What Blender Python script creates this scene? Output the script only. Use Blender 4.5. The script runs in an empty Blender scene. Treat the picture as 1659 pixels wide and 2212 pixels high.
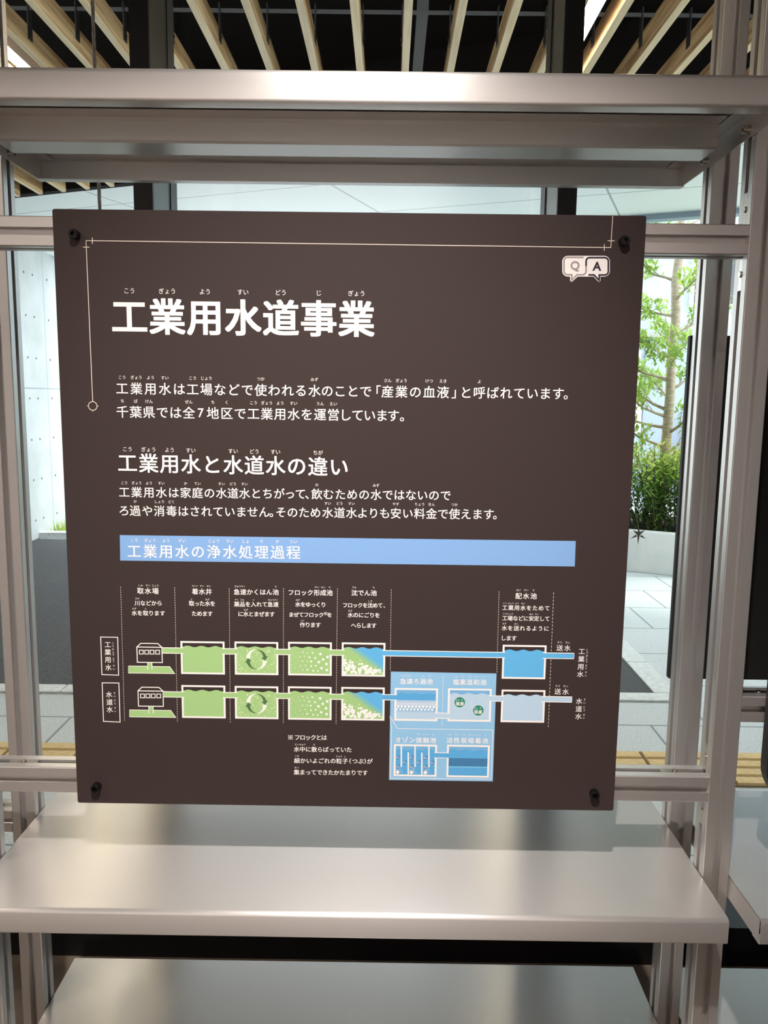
import bpy, bmesh, math, random
from mathutils import Vector, Matrix
random.seed(4)
SC = bpy.context.scene
COL = SC.collection
rad = math.radians

# ------------------------------------------------------------------ camera, sky, lights, exposure
def make_camera():
    cd = bpy.data.cameras.new('camera'); cam = bpy.data.objects.new('camera', cd); COL.objects.link(cam)
    yaw, pitch, roll = CAM_YAW, CAM_PITCH, CAM_ROLL
    fw = Vector((math.sin(yaw) * math.cos(pitch), math.cos(yaw) * math.cos(pitch), -math.sin(pitch)))
    r0 = Vector((math.cos(yaw), -math.sin(yaw), 0)); d0 = fw.cross(r0)
    c, s = math.cos(roll), math.sin(roll)
    r = c * r0 + s * d0; d = -s * r0 + c * d0
    m = Matrix((r, -d, -fw)).transposed().to_4x4(); m.translation = Vector(CAM_POS)
    cam.matrix_world = m
    cd.sensor_fit = 'VERTICAL'; cd.sensor_height = 36.0; cd.lens = 36.0 * CAM_F / 2212.0
    cd.clip_start = 0.05; cd.clip_end = 200
    SC.camera = cam
CAM_F = 1735.73
CAM_YAW, CAM_PITCH, CAM_ROLL = rad(-0.2473), rad(8.0259), rad(-0.7376)
CAM_POS = (0.0573, -1.1260, 1.5000)
make_camera()

w = bpy.data.worlds.new('sky'); SC.world = w; w.use_nodes = True
WORLD_STRENGTH = 4.8
nt = w.node_tree; bg = nt.nodes['Background']
tc = nt.nodes.new('ShaderNodeTexCoord'); sep = nt.nodes.new('ShaderNodeSeparateXYZ'); ramp = nt.nodes.new('ShaderNodeValToRGB')
nt.links.new(tc.outputs['Generated'], sep.inputs[0]); nt.links.new(sep.outputs['Z'], ramp.inputs[0])
ramp.color_ramp.elements[0].color = (0.94, 0.98, 1.0, 1); ramp.color_ramp.elements[1].color = (0.84, 0.93, 1.0, 1)
nt.links.new(ramp.outputs[0], bg.inputs[0]); bg.inputs[1].default_value = WORLD_STRENGTH

def light(name, kind, loc, energy, color, target=None, **kw):
    l = bpy.data.lights.new(name, kind); l.energy = energy; l.color = color
    for k, v in kw.items(): setattr(l, k, v)
    o = bpy.data.objects.new(name, l); COL.objects.link(o); o.location = loc
    if target is not None:
        o.rotation_euler = (Vector(target) - Vector(loc)).to_track_quat('-Z', 'Y').to_euler()
    return o
light('sun', 'SUN', (6, 9, 12), 2.6, (1.0, 0.97, 0.9), (2.0, 6.4, 0), angle=rad(12))
light('ceiling_spotlight', 'SPOT', (0.0, -1.18, 2.70), 225, (1.0, 0.93, 0.89), (0.0, 0.0, 0.91), spot_size=rad(53), spot_blend=1.0, shadow_soft_size=0.02)
light('ceiling_spotlight', 'SPOT', (-1.9, -1.3, 2.70), 40, (1.0, 0.88, 0.76), (-0.8, 0.0, 0.8), spot_size=rad(60), spot_blend=0.6, shadow_soft_size=0.02)
for x, e in ((-0.05, 5), (-1.95, 12)):
    light('linear_light', 'AREA', (x, -1.45, 2.9), e, (1.0, 0.86, 0.70), (x, -1.45, 0), shape='RECTANGLE', size=0.06, size_y=1.5)
light('room_fill_light', 'AREA', (-0.4, -3.3, 2.9), 165, (1.0, 0.93, 0.91), (-0.4, -5.0, 1.3), shape='RECTANGLE', size=4.0, size_y=1.0)  # added unseen fill, bounced off the back wall as ambient light
SC.view_settings.view_transform = 'Standard'; SC.view_settings.look = 'None'
SC.view_settings.gamma = 1.0; SC.view_settings.use_curve_mapping = False
SC.view_settings.exposure = 0.0

# ------------------------------------------------------------------ helpers
MATS = {}
def srgb(r, g, b):
    f = lambda c: (c / 255 / 12.92) if c / 255 <= 0.04045 else ((c / 255 + 0.055) / 1.055) ** 2.4
    return (f(r), f(g), f(b), 1)
def mat(name, color=(.5, .5, .5, 1), rough=.5, metal=0.0, spec=.5, emit=None, aniso=None):
    if name in MATS: return MATS[name]
    m = bpy.data.materials.new(name); m.use_nodes = True; MATS[name] = m
    p = m.node_tree.nodes['Principled BSDF']
    p.inputs['Base Color'].default_value = color if len(color) == 4 else (*color, 1)
    p.inputs['Roughness'].default_value = rough; p.inputs['Metallic'].default_value = metal
    p.inputs['Specular IOR Level'].default_value = spec
    if emit:
        p.inputs['Emission Color'].default_value = (*emit[0], 1); p.inputs['Emission Strength'].default_value = emit[1]
    if aniso:
        p.inputs['Anisotropic'].default_value = aniso[0]
        cv = m.node_tree.nodes.new('ShaderNodeCombineXYZ')
        for i in range(3): cv.inputs[i].default_value = aniso[1][i]
        m.node_tree.links.new(cv.outputs[0], p.inputs['Tangent'])
    return m
def N(m, t): return m.node_tree.nodes.new(t)
def Lk(m, a, b): m.node_tree.links.new(a, b)
def noise_color(m, c0, c1, scale, stretch=(1, 1, 1), detail=6, rough=.6, lo=.35, hi=.65, bump=0.0, random_per_object=0.0):
    p = m.node_tree.nodes['Principled BSDF']
    tc = N(m, 'ShaderNodeTexCoord'); mp = N(m, 'ShaderNodeMapping'); nz = N(m, 'ShaderNodeTexNoise'); rp = N(m, 'ShaderNodeValToRGB')
    g = N(m, 'ShaderNodeNewGeometry')
    Lk(m, g.outputs['Position'], mp.inputs['Vector']); mp.inputs['Scale'].default_value = stretch
    Lk(m, mp.outputs[0], nz.inputs['Vector']); nz.inputs['Scale'].default_value = scale
    nz.inputs['Detail'].default_value = detail; nz.inputs['Roughness'].default_value = rough
    rp.color_ramp.elements[0].position = lo; rp.color_ramp.elements[1].position = hi
    rp.color_ramp.elements[0].color = c0 if len(c0) == 4 else (*c0, 1); rp.color_ramp.elements[1].color = c1 if len(c1) == 4 else (*c1, 1)
    Lk(m, nz.outputs['Fac'], rp.inputs[0])
    out = rp.outputs[0]
    if random_per_object:
        oi = N(m, 'ShaderNodeObjectInfo'); hs = N(m, 'ShaderNodeHueSaturation'); mr = N(m, 'ShaderNodeMapRange')
        Lk(m, oi.outputs['Random'], mr.inputs[0]); mr.inputs[3].default_value = 1 - random_per_object; mr.inputs[4].default_value = 1 + random_per_object * .6
        Lk(m, mr.outputs[0], hs.inputs['Value']); Lk(m, out, hs.inputs['Color']); out = hs.outputs[0]
    Lk(m, out, p.inputs['Base Color'])
    if bump:
        b = N(m, 'ShaderNodeBump'); b.inputs['Strength'].default_value = bump; b.inputs['Distance'].default_value = .01
        Lk(m, nz.outputs['Fac'], b.inputs['Height']); Lk(m, b.outputs[0], p.inputs['Normal'])
    return out
def grid_joint(m, base_out, size, joint, jcol, rot=0.0, off=(0, 0), stagger=0.0, plane='XY'):
    """thin joint lines of a tiling, laid on the surface in world metres"""
    p = m.node_tree.nodes['Principled BSDF']
    g = N(m, 'ShaderNodeNewGeometry'); mp = N(m, 'ShaderNodeMapping'); br = N(m, 'ShaderNodeTexBrick')
    src = g.outputs['Position']
    if plane == 'YZ':
        s = N(m, 'ShaderNodeSeparateXYZ'); c = N(m, 'ShaderNodeCombineXYZ'); Lk(m, src, s.inputs[0])
        Lk(m, s.outputs['Y'], c.inputs['X']); Lk(m, s.outputs['Z'], c.inputs['Y']); src = c.outputs[0]
    Lk(m, src, mp.inputs['Vector']); mp.inputs['Rotation'].default_value = (0, 0, rot); mp.inputs['Location'].default_value = (off[0], off[1], 0)
    Lk(m, mp.outputs[0], br.inputs['Vector'])
    br.offset = stagger; br.inputs['Scale'].default_value = 1.0; br.inputs['Mortar Size'].default_value = joint
    br.inputs['Mortar Smooth'].default_value = 0.0; br.inputs['Brick Width'].default_value = size[0]; br.inputs['Row Height'].default_value = size[1]
    mx = N(m, 'ShaderNodeMix'); mx.data_type = 'RGBA'
    Lk(m, br.outputs['Fac'], mx.inputs['Factor']); Lk(m, base_out, mx.inputs['A']); mx.inputs['B'].default_value = (*jcol, 1)
    Lk(m, mx.outputs['Result'], p.inputs['Base Color'])

class MB:
    """collects shapes and links them as ONE mesh object"""
    def __init__(self): self.v = []; self.f = []; self.mi = []; self.cur = 0; self.smooth = []
    def add(self, vs, fs, smooth=False):
        o = len(self.v); self.v += [tuple(p) for p in vs]
        for f in fs: self.f.append([i + o for i in f]); self.mi.append(self.cur); self.smooth.append(smooth)
    def box(self, x0, x1, y0, y1, z0, z1):
        self.add([(x0,y0,z0),(x1,y0,z0),(x1,y1,z0),(x0,y1,z0),(x0,y0,z1),(x1,y0,z1),(x1,y1,z1),(x0,y1,z1)],
                 [(0,3,2,1),(4,5,6,7),(0,1,5,4),(1,2,6,5),(2,3,7,6),(3,0,4,7)])
    def prism(self, pts, fn, a, b, caps=True):
        n = len(pts); vs = [fn(p, a) for p in pts] + [fn(p, b) for p in pts]
        fs = [(i, (i + 1) % n, n + (i + 1) % n, n + i) for i in range(n)]
        if caps: fs += [tuple(range(n))[::-1], tuple(range(n, 2 * n))]
        self.add(vs, fs)
    def sheet(self, pts, fn, a, b):
        n = len(pts); self.add([fn(p, a) for p in pts] + [fn(p, b) for p in pts], [(i, i + 1, n + i + 1, n + i) for i in range(n - 1)])
    def cyl(self, a, b, r0, r1=None, n=16, caps=True, smooth=True):
        r1 = r0 if r1 is None else r1
        a = Vector(a); b = Vector(b); d = (b - a).normalized()
        u = d.orthogonal().normalized(); w_ = d.cross(u)
        vs = [a + (u * math.cos(t) + w_ * math.sin(t)) * r0 for t in [2 * math.pi * i / n for i in range(n)]]
        vs += [b + (u * math.cos(t) + w_ * math.sin(t)) * r1 for t in [2 * math.pi * i / n for i in range(n)]]
        self.add(vs, [(i, (i + 1) % n, n + (i + 1) % n, n + i) for i in range(n)], smooth)
        if caps: self.add(vs, [tuple(range(n))[::-1], tuple(range(n, 2 * n))])
    def tube(self, path, radii, n=8):
        P = [Vector(p) for p in path]; rings = []
        for i, p in enumerate(P):
            d = (P[min(i + 1, len(P) - 1)] - P[max(i - 1, 0)]).normalized()
            u = d.cross(Vector((0.31, 0.9, 0.17))).normalized(); w_ = d.cross(u); r = radii[i] if isinstance(radii, (list, tuple)) else radii
            rings.append([p + (u * math.cos(2 * math.pi * k / n) + w_ * math.sin(2 * math.pi * k / n)) * r for k in range(n)])
        vs = [v for rg in rings for v in rg]; fs = []
        for i in range(len(P) - 1):
            for k in range(n): fs.append((i*n+k, i*n+(k+1)%n, (i+1)*n+(k+1)%n, (i+1)*n+k))
        fs += [tuple(range(n))[::-1], tuple(range((len(P)-1)*n, len(P)*n))]
        self.add(vs, fs, True)
    def build(self, name, mats, parent=None, bevel=None, solid=None):
        me = bpy.data.meshes.new(name); me.from_pydata(self.v, [], self.f)
        mats = mats if isinstance(mats, (list, tuple)) else [mats]
        for m in mats: me.materials.append(m)
        me.polygons.foreach_set('material_index', self.mi); me.polygons.foreach_set('use_smooth', self.smooth); me.update()
        o = bpy.data.objects.new(name, me); COL.objects.link(o)
        if parent:
            o.parent = parent
            loc = Vector((0, 0, 0)); q = parent
            while q: loc += q.location; q = q.parent
            o.location = -loc
        if solid:
            s = o.modifiers.new('thickness', 'SOLIDIFY'); s.thickness = solid; s.offset = -1
        if bevel:
            b = o.modifiers.new('edge', 'BEVEL'); b.width = bevel; b.segments = 2; b.limit_method = 'ANGLE'; b.angle_limit = rad(40)
        return o
def thing(name, label, cat, loc=(0, 0, 0), group=None):
    o = bpy.data.objects.new(name, None); COL.objects.link(o); o.location = loc; o.empty_display_size = .1
    return tag(o, label, cat, group)
def tag(o, label, cat, group=None, kind='thing'):
    o['label'] = label; o['category'] = cat; o['kind'] = kind
    if group: o['group'] = group
    return o
def struct(o, label=None):
    o['kind'] = 'structure'
    if label: o['label'] = label
    return o
def part_label(o, label): o['label'] = label; return o
XF = lambda p, x: (x, p[0], p[1])      # section in YZ run along X
YF = lambda p, y: (p[0], y, p[1])      # section in XZ run along Y
ZF = lambda p, z: (p[0], p[1], z)      # section in XY run along Z

# ------------------------------------------------------------------ materials
ALU = mat('anodised_aluminium', (.66, .63, .61, 1), .36, .8)
ALUD = mat('slot_aluminium', (.50, .48, .46, 1), .45, 1.0)
STEEL = mat('brushed_stainless', (.79, .765, .74, 1), .34, .76)
def brushed_tangent(m, amount):
    # grain runs along X: the highlight spreads across the grain
    p = m.node_tree.nodes['Principled BSDF']; g = N(m, 'ShaderNodeNewGeometry'); c = N(m, 'ShaderNodeVectorMath'); c.operation = 'CROSS_PRODUCT'
    Lk(m, g.outputs['Normal'], c.inputs[0]); c.inputs[1].default_value = (1, 0.001, 0.001); Lk(m, c.outputs[0], p.inputs['Tangent']); p.inputs['Anisotropic'].default_value = amount
brushed_tangent(STEEL, .82)
def brush(m, amt, scale=900):
    p = m.node_tree.nodes['Principled BSDF']
    g = N(m, 'ShaderNodeNewGeometry'); mp = N(m, 'ShaderNodeMapping'); nz = N(m, 'ShaderNodeTexNoise'); mr = N(m, 'ShaderNodeMapRange')
    Lk(m, g.outputs['Position'], mp.inputs['Vector']); mp.inputs['Scale'].default_value = (.012, 1, 1)
    Lk(m, mp.outputs[0], nz.inputs['Vector']); nz.inputs['Scale'].default_value = scale; nz.inputs['Detail'].default_value = 3
    Lk(m, nz.outputs['Fac'], mr.inputs[0]); base = p.inputs['Roughness'].default_value
    mr.inputs[3].default_value = base - amt; mr.inputs[4].default_value = base + amt
    Lk(m, mr.outputs[0], p.inputs['Roughness'])
brush(STEEL, .03)
BOLT = mat('black_oxide_steel', (.012, .012, .013, 1), .28, 0.6)
SCREW = mat('zinc_screw', (.55, .52, .48, 1), .25, 1.0)
BOARD = mat('dark_brown_board', srgb(58, 47, 45), .65, 0, .22)
BLACK = mat('black_frame_metal', (.006, .006, .007, 1), .4, 0, .3)
GREYM = mat('dark_grey_metal', (.10, .105, .105, 1), .30, .6)
VOID = mat('black_ceiling_paint', (.006, .006, .006, 1), .9, 0, .1)
WOOD = mat('pine_edge_grain_lit', (.80, .66, .44, 1), .55, 0, .3)  # paler copy for slat undersides; ground-bounce brightness put into the colour
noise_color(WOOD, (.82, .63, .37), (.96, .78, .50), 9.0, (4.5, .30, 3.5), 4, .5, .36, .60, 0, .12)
WOOD_SHADED = mat('pine_flat_grain_shaded', (.55, .38, .2, 1), .55, 0, .3)  # darker copy for slat sides; shade put into the colour, with stronger grain
noise_color(WOOD_SHADED, (.42, .24, .10), (.86, .60, .32), 7.0, (4.5, .25, 5.0), 4, .55, .38, .58, 0, .22)

RIVET = mat('polished_rivet', (.86, .85, .83, 1), .34, .9)
# ---- printed text (weight, size mm, characters, positions in tenths of mm on the board) and shapes
PRINT_TEXT = [
('w','b',50.78,'工業用水道事業',[1000,1519,2039,2558,3077,3596,4114],140.3,140),
('w','r',8.25,'こうぎょうようすいどうじぎょう',[970,1051,1447,1528,1609,2005,2085,2522,2602,3038,3119,3595,4031,4112,4193],106.3,106.1),
('w','m',17.65,'工業用水は工場などで使われる水のことで「産業の血液」と呼ばれています。',[868,1066,1264,1462,1660,1849,2039,2228,2417,2607,2793,2980,3166,3352,3539,3716,3894,4071,4249,4374,4553,4745,4937,5129,5320,5524,5639,5823,6008,6194,6379,6557,6736,6914,7074],238.2,237.7),
('w','r',5.59,'こうぎょうようすいこうじょうつかみずさんぎょうけつえきよ',[846,900,1016,1071,1126,1241,1296,1439,1493,1825,1880,1987,2042,2096,2767,2822,3511,3566,4524,4578,4688,4743,4797,5098,5153,5290,5344,5819],223,222.6),
('w','m',17.74,'千葉県では全7地区で工業用水を運営しています。',[862,1048,1233,1418,1603,1789,1956,2123,2317,2503,2689,2876,3062,3248,3433,3617,3802,3971,4140,4308,4477,4638,4812],270.5,270.9),
('w','r',5.61,'ちばけんぜんちくこうぎょうようすいうんえい',[867,1052,1210,1265,1764,1819,2126,2319,2664,2719,2822,2877,2932,3035,3090,3221,3276,3590,3645,3774,3829],255.5,255.8),
('w','s',28.64,'工業用水と水道水の違い',[910,1207,1504,1801,2098,2396,2694,2992,3290,3588,3883],341.6,343.3),
('w','r',7.29,'こうぎょうようすいすいどうすいちが',[880,952,1141,1212,1284,1473,1544,1769,1841,2363,2434,2660,2732,2958,3029,3553,3624],322.4,323.9),
('w','m',16.22,'工業用水は家庭の水道水とちがって、飲むための水ではないので',[852,1026,1201,1375,1549,1718,1887,2056,2225,2389,2552,2715,2878,3041,3192,3343,3483,3573,3737,3905,4073,4241,4409,4573,4736,4900,5063,5226,5390],383.1,381.7),
('w','r',4.97,'こうぎょうようすいかていすいどうすいのみず',[832,881,982,1031,1079,1180,1229,1354,1403,1721,1865,1914,2203,2252,2366,2415,2529,2578,3573,4384,4432],370,368.9),
('w','m',16.26,'ろ過や消毒はされていません。そのため水道水よりも安い料金で使えます。',[840,998,1170,1341,1513,1679,1844,2010,2176,2339,2502,2665,2828,2978,3065,3229,3392,3555,3727,3895,4064,4221,4378,4535,4692,4860,5028,5196,5359,5521,5683,5845,6006,6143],409.5,407.7),
('w','r',4.98,'かしょうどくすいどうすいやすりょうきんつか',[1002,1296,1345,1394,1492,1540,3702,3751,3871,3919,4039,4088,4666,4714,4977,5026,5075,5169,5218,5494,5542],396.2,394.7),
('w','m',20.82,'工業用水の浄水処理過程',[966,1194,1421,1649,1876,2104,2331,2559,2786,3013,3241],467.8,466.5),
('w','r',5.82,'こうぎょうようすいじょうすいしょりかてい',[942,999,1141,1198,1255,1397,1454,1624,1681,2050,2107,2164,2305,2362,2532,2589,2788,3014,3213,3270],452.2,450.9),
('w','s',9.86,'取水場',[1038,1146,1253],525.7,525.7),
('w','r',3.6,'しゅすいじょう',[1023,1058,1130,1166,1220,1255,1290],517.7,517.7),
('w','s',8.14,'川などから',[987,1068,1148,1228,1308],543.9,543.6),
('w','r',3.27,'かわ',[974,1006],537.1,537.1),
('w','s',8.16,'水を取ります',[940,1021,1103,1184,1265,1347],558.7,558.5),
('w','r',3.28,'みずと',[926,958,1105],552.2,552.1),
('w','s',9.52,'着水井',[1825,1923,2021],525.5,525.6),
('w','r',3.13,'ちゃくすいせい',[1796,1827,1858,1909,1940,2007,2038],517.4,517.4),
('w','s',8.14,'取った水を',[1770,1846,1923,2000,2076],543.2,543.2),
('w','r',3.27,'とみず',[1771,1985,2017],537.2,537.2),
('w','s',8.15,'ためます',[1806,1883,1959,2035],558.3,558.2),
('w','s',9.18,'急速かくはん池',[2424,2517,2611,2704,2798,2891,2984],525.4,524.9),
('w','r',3.26,'きゅうそくち',[2407,2439,2471,2503,2535,2985],517.2,516.8),
('w','s',8.14,'薬品を入れて急速',[2422,2503,2583,2663,2744,2824,2904,2985],543.5,543),
('w','r',3.07,'やくひんいきゅうそく',[2408,2438,2489,2519,2664,2885,2915,2945,2975,3005],537,536.4),
('w','s',8.15,'に水とまぜます',[2475,2551,2627,2703,2779,2855,2931],557.8,557.6),
('w','r',3.27,'みず',[2536,2568],551.6,551.6),
('w','s',9.18,'フロック形成池',[3203,3295,3388,3481,3574,3666,3759],525.1,524.7),
('w','r',3.26,'けいせいち',[3558,3590,3650,3682,3759],516.9,516.8),
('w','s',8.13,'水をゆっくり',[3302,3376,3449,3523,3597,3670],542.5,542.5),
('w','r',3.27,'みず',[3286,3318],536.2,536.2),
('w','s',7.74,'まぜてフロックを',[3206,3278,3351,3423,3496,3568,3640,3760],557.8,557.5),
('w','r',5.87,'※',[3702],555.6,555.6),
('w','s',8.16,'作ります',[3368,3444,3519,3595],572.7,572.6),
('w','r',3.28,'つく',[3352,3384],566.5,566.5),
('w','s',9.17,'沈でん池',[4115,4207,4300,4392],524.2,524.2),
('w','r',3.26,'ちんち',[4098,4130,4391],516.2,516.1),
('w','s',7.86,'フロックを沈めて、',[3982,4054,4127,4199,4271,4343,4416,4488,4570],542.8,542.3),
('w','r',3.26,'しず',[4327,4359],536.4,536.4),
('w','s',8.14,'水のにごりを',[4058,4136,4214,4293,4371,4449],557.1,557),
('w','r',3.27,'みず',[4041,4073],550.9,550.9),
('w','s',8.16,'へらします',[4107,4181,4254,4328,4401],572.4,572.4),
('w','s',9.56,'配水池',[6471,6578,6686],525.6,525.5),
('w','r',3.45,'はいすいち',[6451,6485,6558,6592,6682],517,516.9),
('w','s',8.11,'工業用水をためて',[6279,6366,6453,6540,6627,6714,6801,6888],543.1,543),
('w','r',2.99,'こうぎょうようすい',[6262,6291,6334,6364,6393,6436,6465,6523,6552],536.7,536.6),
('w','s',7.86,'工場などに安定して',[6284,6360,6437,6513,6589,6666,6742,6818,6894],558.6,558.5),
('w','r',3.07,'こうじょうあんてい',[6267,6297,6328,6358,6388,6648,6678,6724,6754],552.2,552.1),
('w','s',8.14,'水を送れるように',[6283,6369,6456,6543,6630,6717,6803,6890],573.3,573.2),
('w','r',3.07,'みずおく',[6266,6296,6439,6469],566.8,566.8),
('w','s',8.16,'します',[6275,6351,6427],588.2,588.2),
('w','m',9.71,'送水',[7093,7204],601.8,601.8),
('w','r',3.75,'そうすい',[7071,7108,7183,7219],593.6,593.7),
('w','m',9.78,'送水',[7092,7207],667.6,667.8),
('w','r',3.78,'そうすい',[7070,7107,7184,7222],659.3,659.5),
('w','s',9.45,'急速ろ過池',[4835,4932,5028,5125,5222],655.5,655.3),
('w','r',3.37,'きゅうそくかち',[4816,4849,4882,4915,4948,5124,5220],647.4,647.2),
('w','s',9.44,'塩素混和池',[5606,5705,5805,5905,6004],655.5,655.4),
('w','r',3.37,'えんそこんわち',[5587,5620,5703,5786,5819,5902,6002],647.4,647.2),
('w','s',8.87,'※フロックとは',[3188,3288,3367,3447,3526,3605,3685],744,743.5),
('w','s',8.75,'水中に散らばっていた',[3279,3365,3452,3538,3624,3710,3797,3883,3969,4055],762.2,761.9),
('w','r',3.35,'すいちゅうち',[3263,3296,3333,3366,3398,3538],755,754.9),
('w','s',8.77,'細かいよごれの粒子(つぶ)が',[3283,3372,3461,3550,3639,3729,3818,3907,3996,4072,4142,4228,4291,4361],780.1,779.5),
('w','r',3.36,'こまりゅうし',[3267,3299,3874,3907,3940,3996],772.9,772.5),
('w','s',8.79,'集まってできたかたまりです',[3278,3363,3447,3532,3617,3701,3786,3870,3955,4040,4124,4209,4294],798.2,797.6),
('w','r',3.36,'あつ',[3262,3295],791,791),
('w','s',9.55,'オゾン接触池',[4778,4881,4983,5085,5187,5290],745.5,745.4),
('w','r',3.41,'せっしょくち',[5067,5100,5152,5186,5219,5288],736.4,736.4),
('w','s',9.54,'活性炭吸着池',[5535,5640,5745,5849,5954,6059],745,744.9),
('w','r',3.34,'かっせいたんきゅうちゃくち',[5517,5549,5621,5654,5726,5759,5814,5847,5880,5919,5952,5984,6056],736.2,736.1),
('w','s',6.3,'塩素',[5639,5703],688.3,688.5),
('w','r',3.25,'えん',[5618,5651],682.7,682.7),
('w','r',3.25,'そ',[5701],682.6,682.6),
('w','s',6.3,'塩素',[5910,5974],700.4,700.8),
('w','r',3.25,'えん',[5887,5919],694.9,694.9),
('w','r',3.25,'そ',[5974],694.8,694.8),
('w','x',4.52,'O',[4772],772.7,772.7),
('w','x',2.46,'3',[4799],773.8,773.8),
('w','x',4.52,'O',[4973],772.7,772.7),
('w','x',2.46,'3',[5000],773.8,773.8),
('w','x',4.51,'O',[5180],772.7,772.7),
('w','x',2.46,'3',[5207],773.8,773.8),
('w','x',4.52,'O',[4873],780.2,780.2),
('w','x',2.47,'3',[4900],781.3,781.3),
('w','x',4.52,'O',[5076],780.1,780.1),
('w','x',2.47,'3',[5103],781.2,781.2),
('w','x',4.52,'O',[5280],780.2,780.2),
('w','x',2.46,'3',[5307],781.3,781.3),
('w','x',4.52,'O',[4774],787.1,787.1),
('w','x',2.47,'3',[4801],788.2,788.2),
('w','x',4.52,'O',[4976],787.1,787.1),
('w','x',2.47,'3',[5003],788.2,788.2),
('w','x',4.52,'O',[5183],786.8,786.8),
('w','x',2.47,'3',[5210],787.9,787.9),
('w','m',9.71,'工',[7414],606.5,606.5),
('w','m',9.73,'業',[7413],618,618),
('w','m',9.74,'用',[7411],629.5,629.5),
('w','m',9.75,'水',[7408],640.8,640.8),
('w','r',3.75,'こ',[7491],604.2,604.2),
('w','r',3.75,'う',[7492],608.6,608.6),
('w','r',3.75,'ぎ',[7491],613.4,613.4),
('w','r',3.76,'ょ',[7490],617.6,617.6),
('w','r',3.76,'う',[7490],621.8,621.8),
('w','r',3.76,'よ',[7487],627.3,627.3),
('w','r',3.76,'う',[7486],631.9,631.9),
('w','r',3.76,'す',[7489],638.1,638.1),
('w','r',3.77,'い',[7490],642.8,642.8),
('w','m',9.8,'水',[7411],681.9,681.9),
('w','m',9.81,'道',[7412],693.8,693.8),
('w','m',9.83,'水',[7411],705.2,705.2),
('w','r',3.78,'す',[7491],679.4,679.4),
('w','r',3.79,'い',[7491],684.1,684.1),
('w','r',3.79,'ど',[7490],691.2,691.2),
('w','r',3.79,'う',[7490],696,696),
('w','r',3.79,'す',[7491],702.9,702.9),
('w','r',3.8,'い',[7490],707.3,707.3),
('w','m',9.76,'工',[539],606.4,606.4),
('w','m',9.77,'業',[536],617.8,617.8),
('w','m',9.78,'用',[535],629.1,629.1),
('w','m',9.8,'水',[536],640.9,640.9),
('w','r',3.63,'こ',[615],604.2,604.2),
('w','r',3.63,'う',[614],608.7,608.7),
('w','r',3.64,'ぎ',[613],613.5,613.5),
('w','r',3.64,'ょ',[616],617.6,617.6),
('w','r',3.64,'う',[615],621.6,621.6),
('w','r',3.64,'よ',[615],627.3,627.3),
('w','r',3.64,'う',[615],631.5,631.5),
('w','r',3.65,'す',[616],638.3,638.3),
('w','r',3.65,'い',[616],643.2,643.2),
('w','m',9.84,'水',[532],682.1,682.1),
('w','m',9.86,'道',[535],693.8,693.8),
('w','m',9.87,'水',[534],705.1,705.1),
('w','r',3.66,'す',[613],679.8,679.8),
('w','r',3.67,'い',[615],684.5,684.5),
('w','r',3.67,'ど',[613],690.9,690.9),
('w','r',3.67,'う',[612],696,696),
('w','r',3.67,'す',[613],702.5,702.5),
('w','r',3.68,'い',[612],707.6,707.6),
('grey','B',15.68,'Q',[7069],66.9,66.9),
('ink','B',15.99,'A',[7366],66.5,66.5),
]
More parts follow.
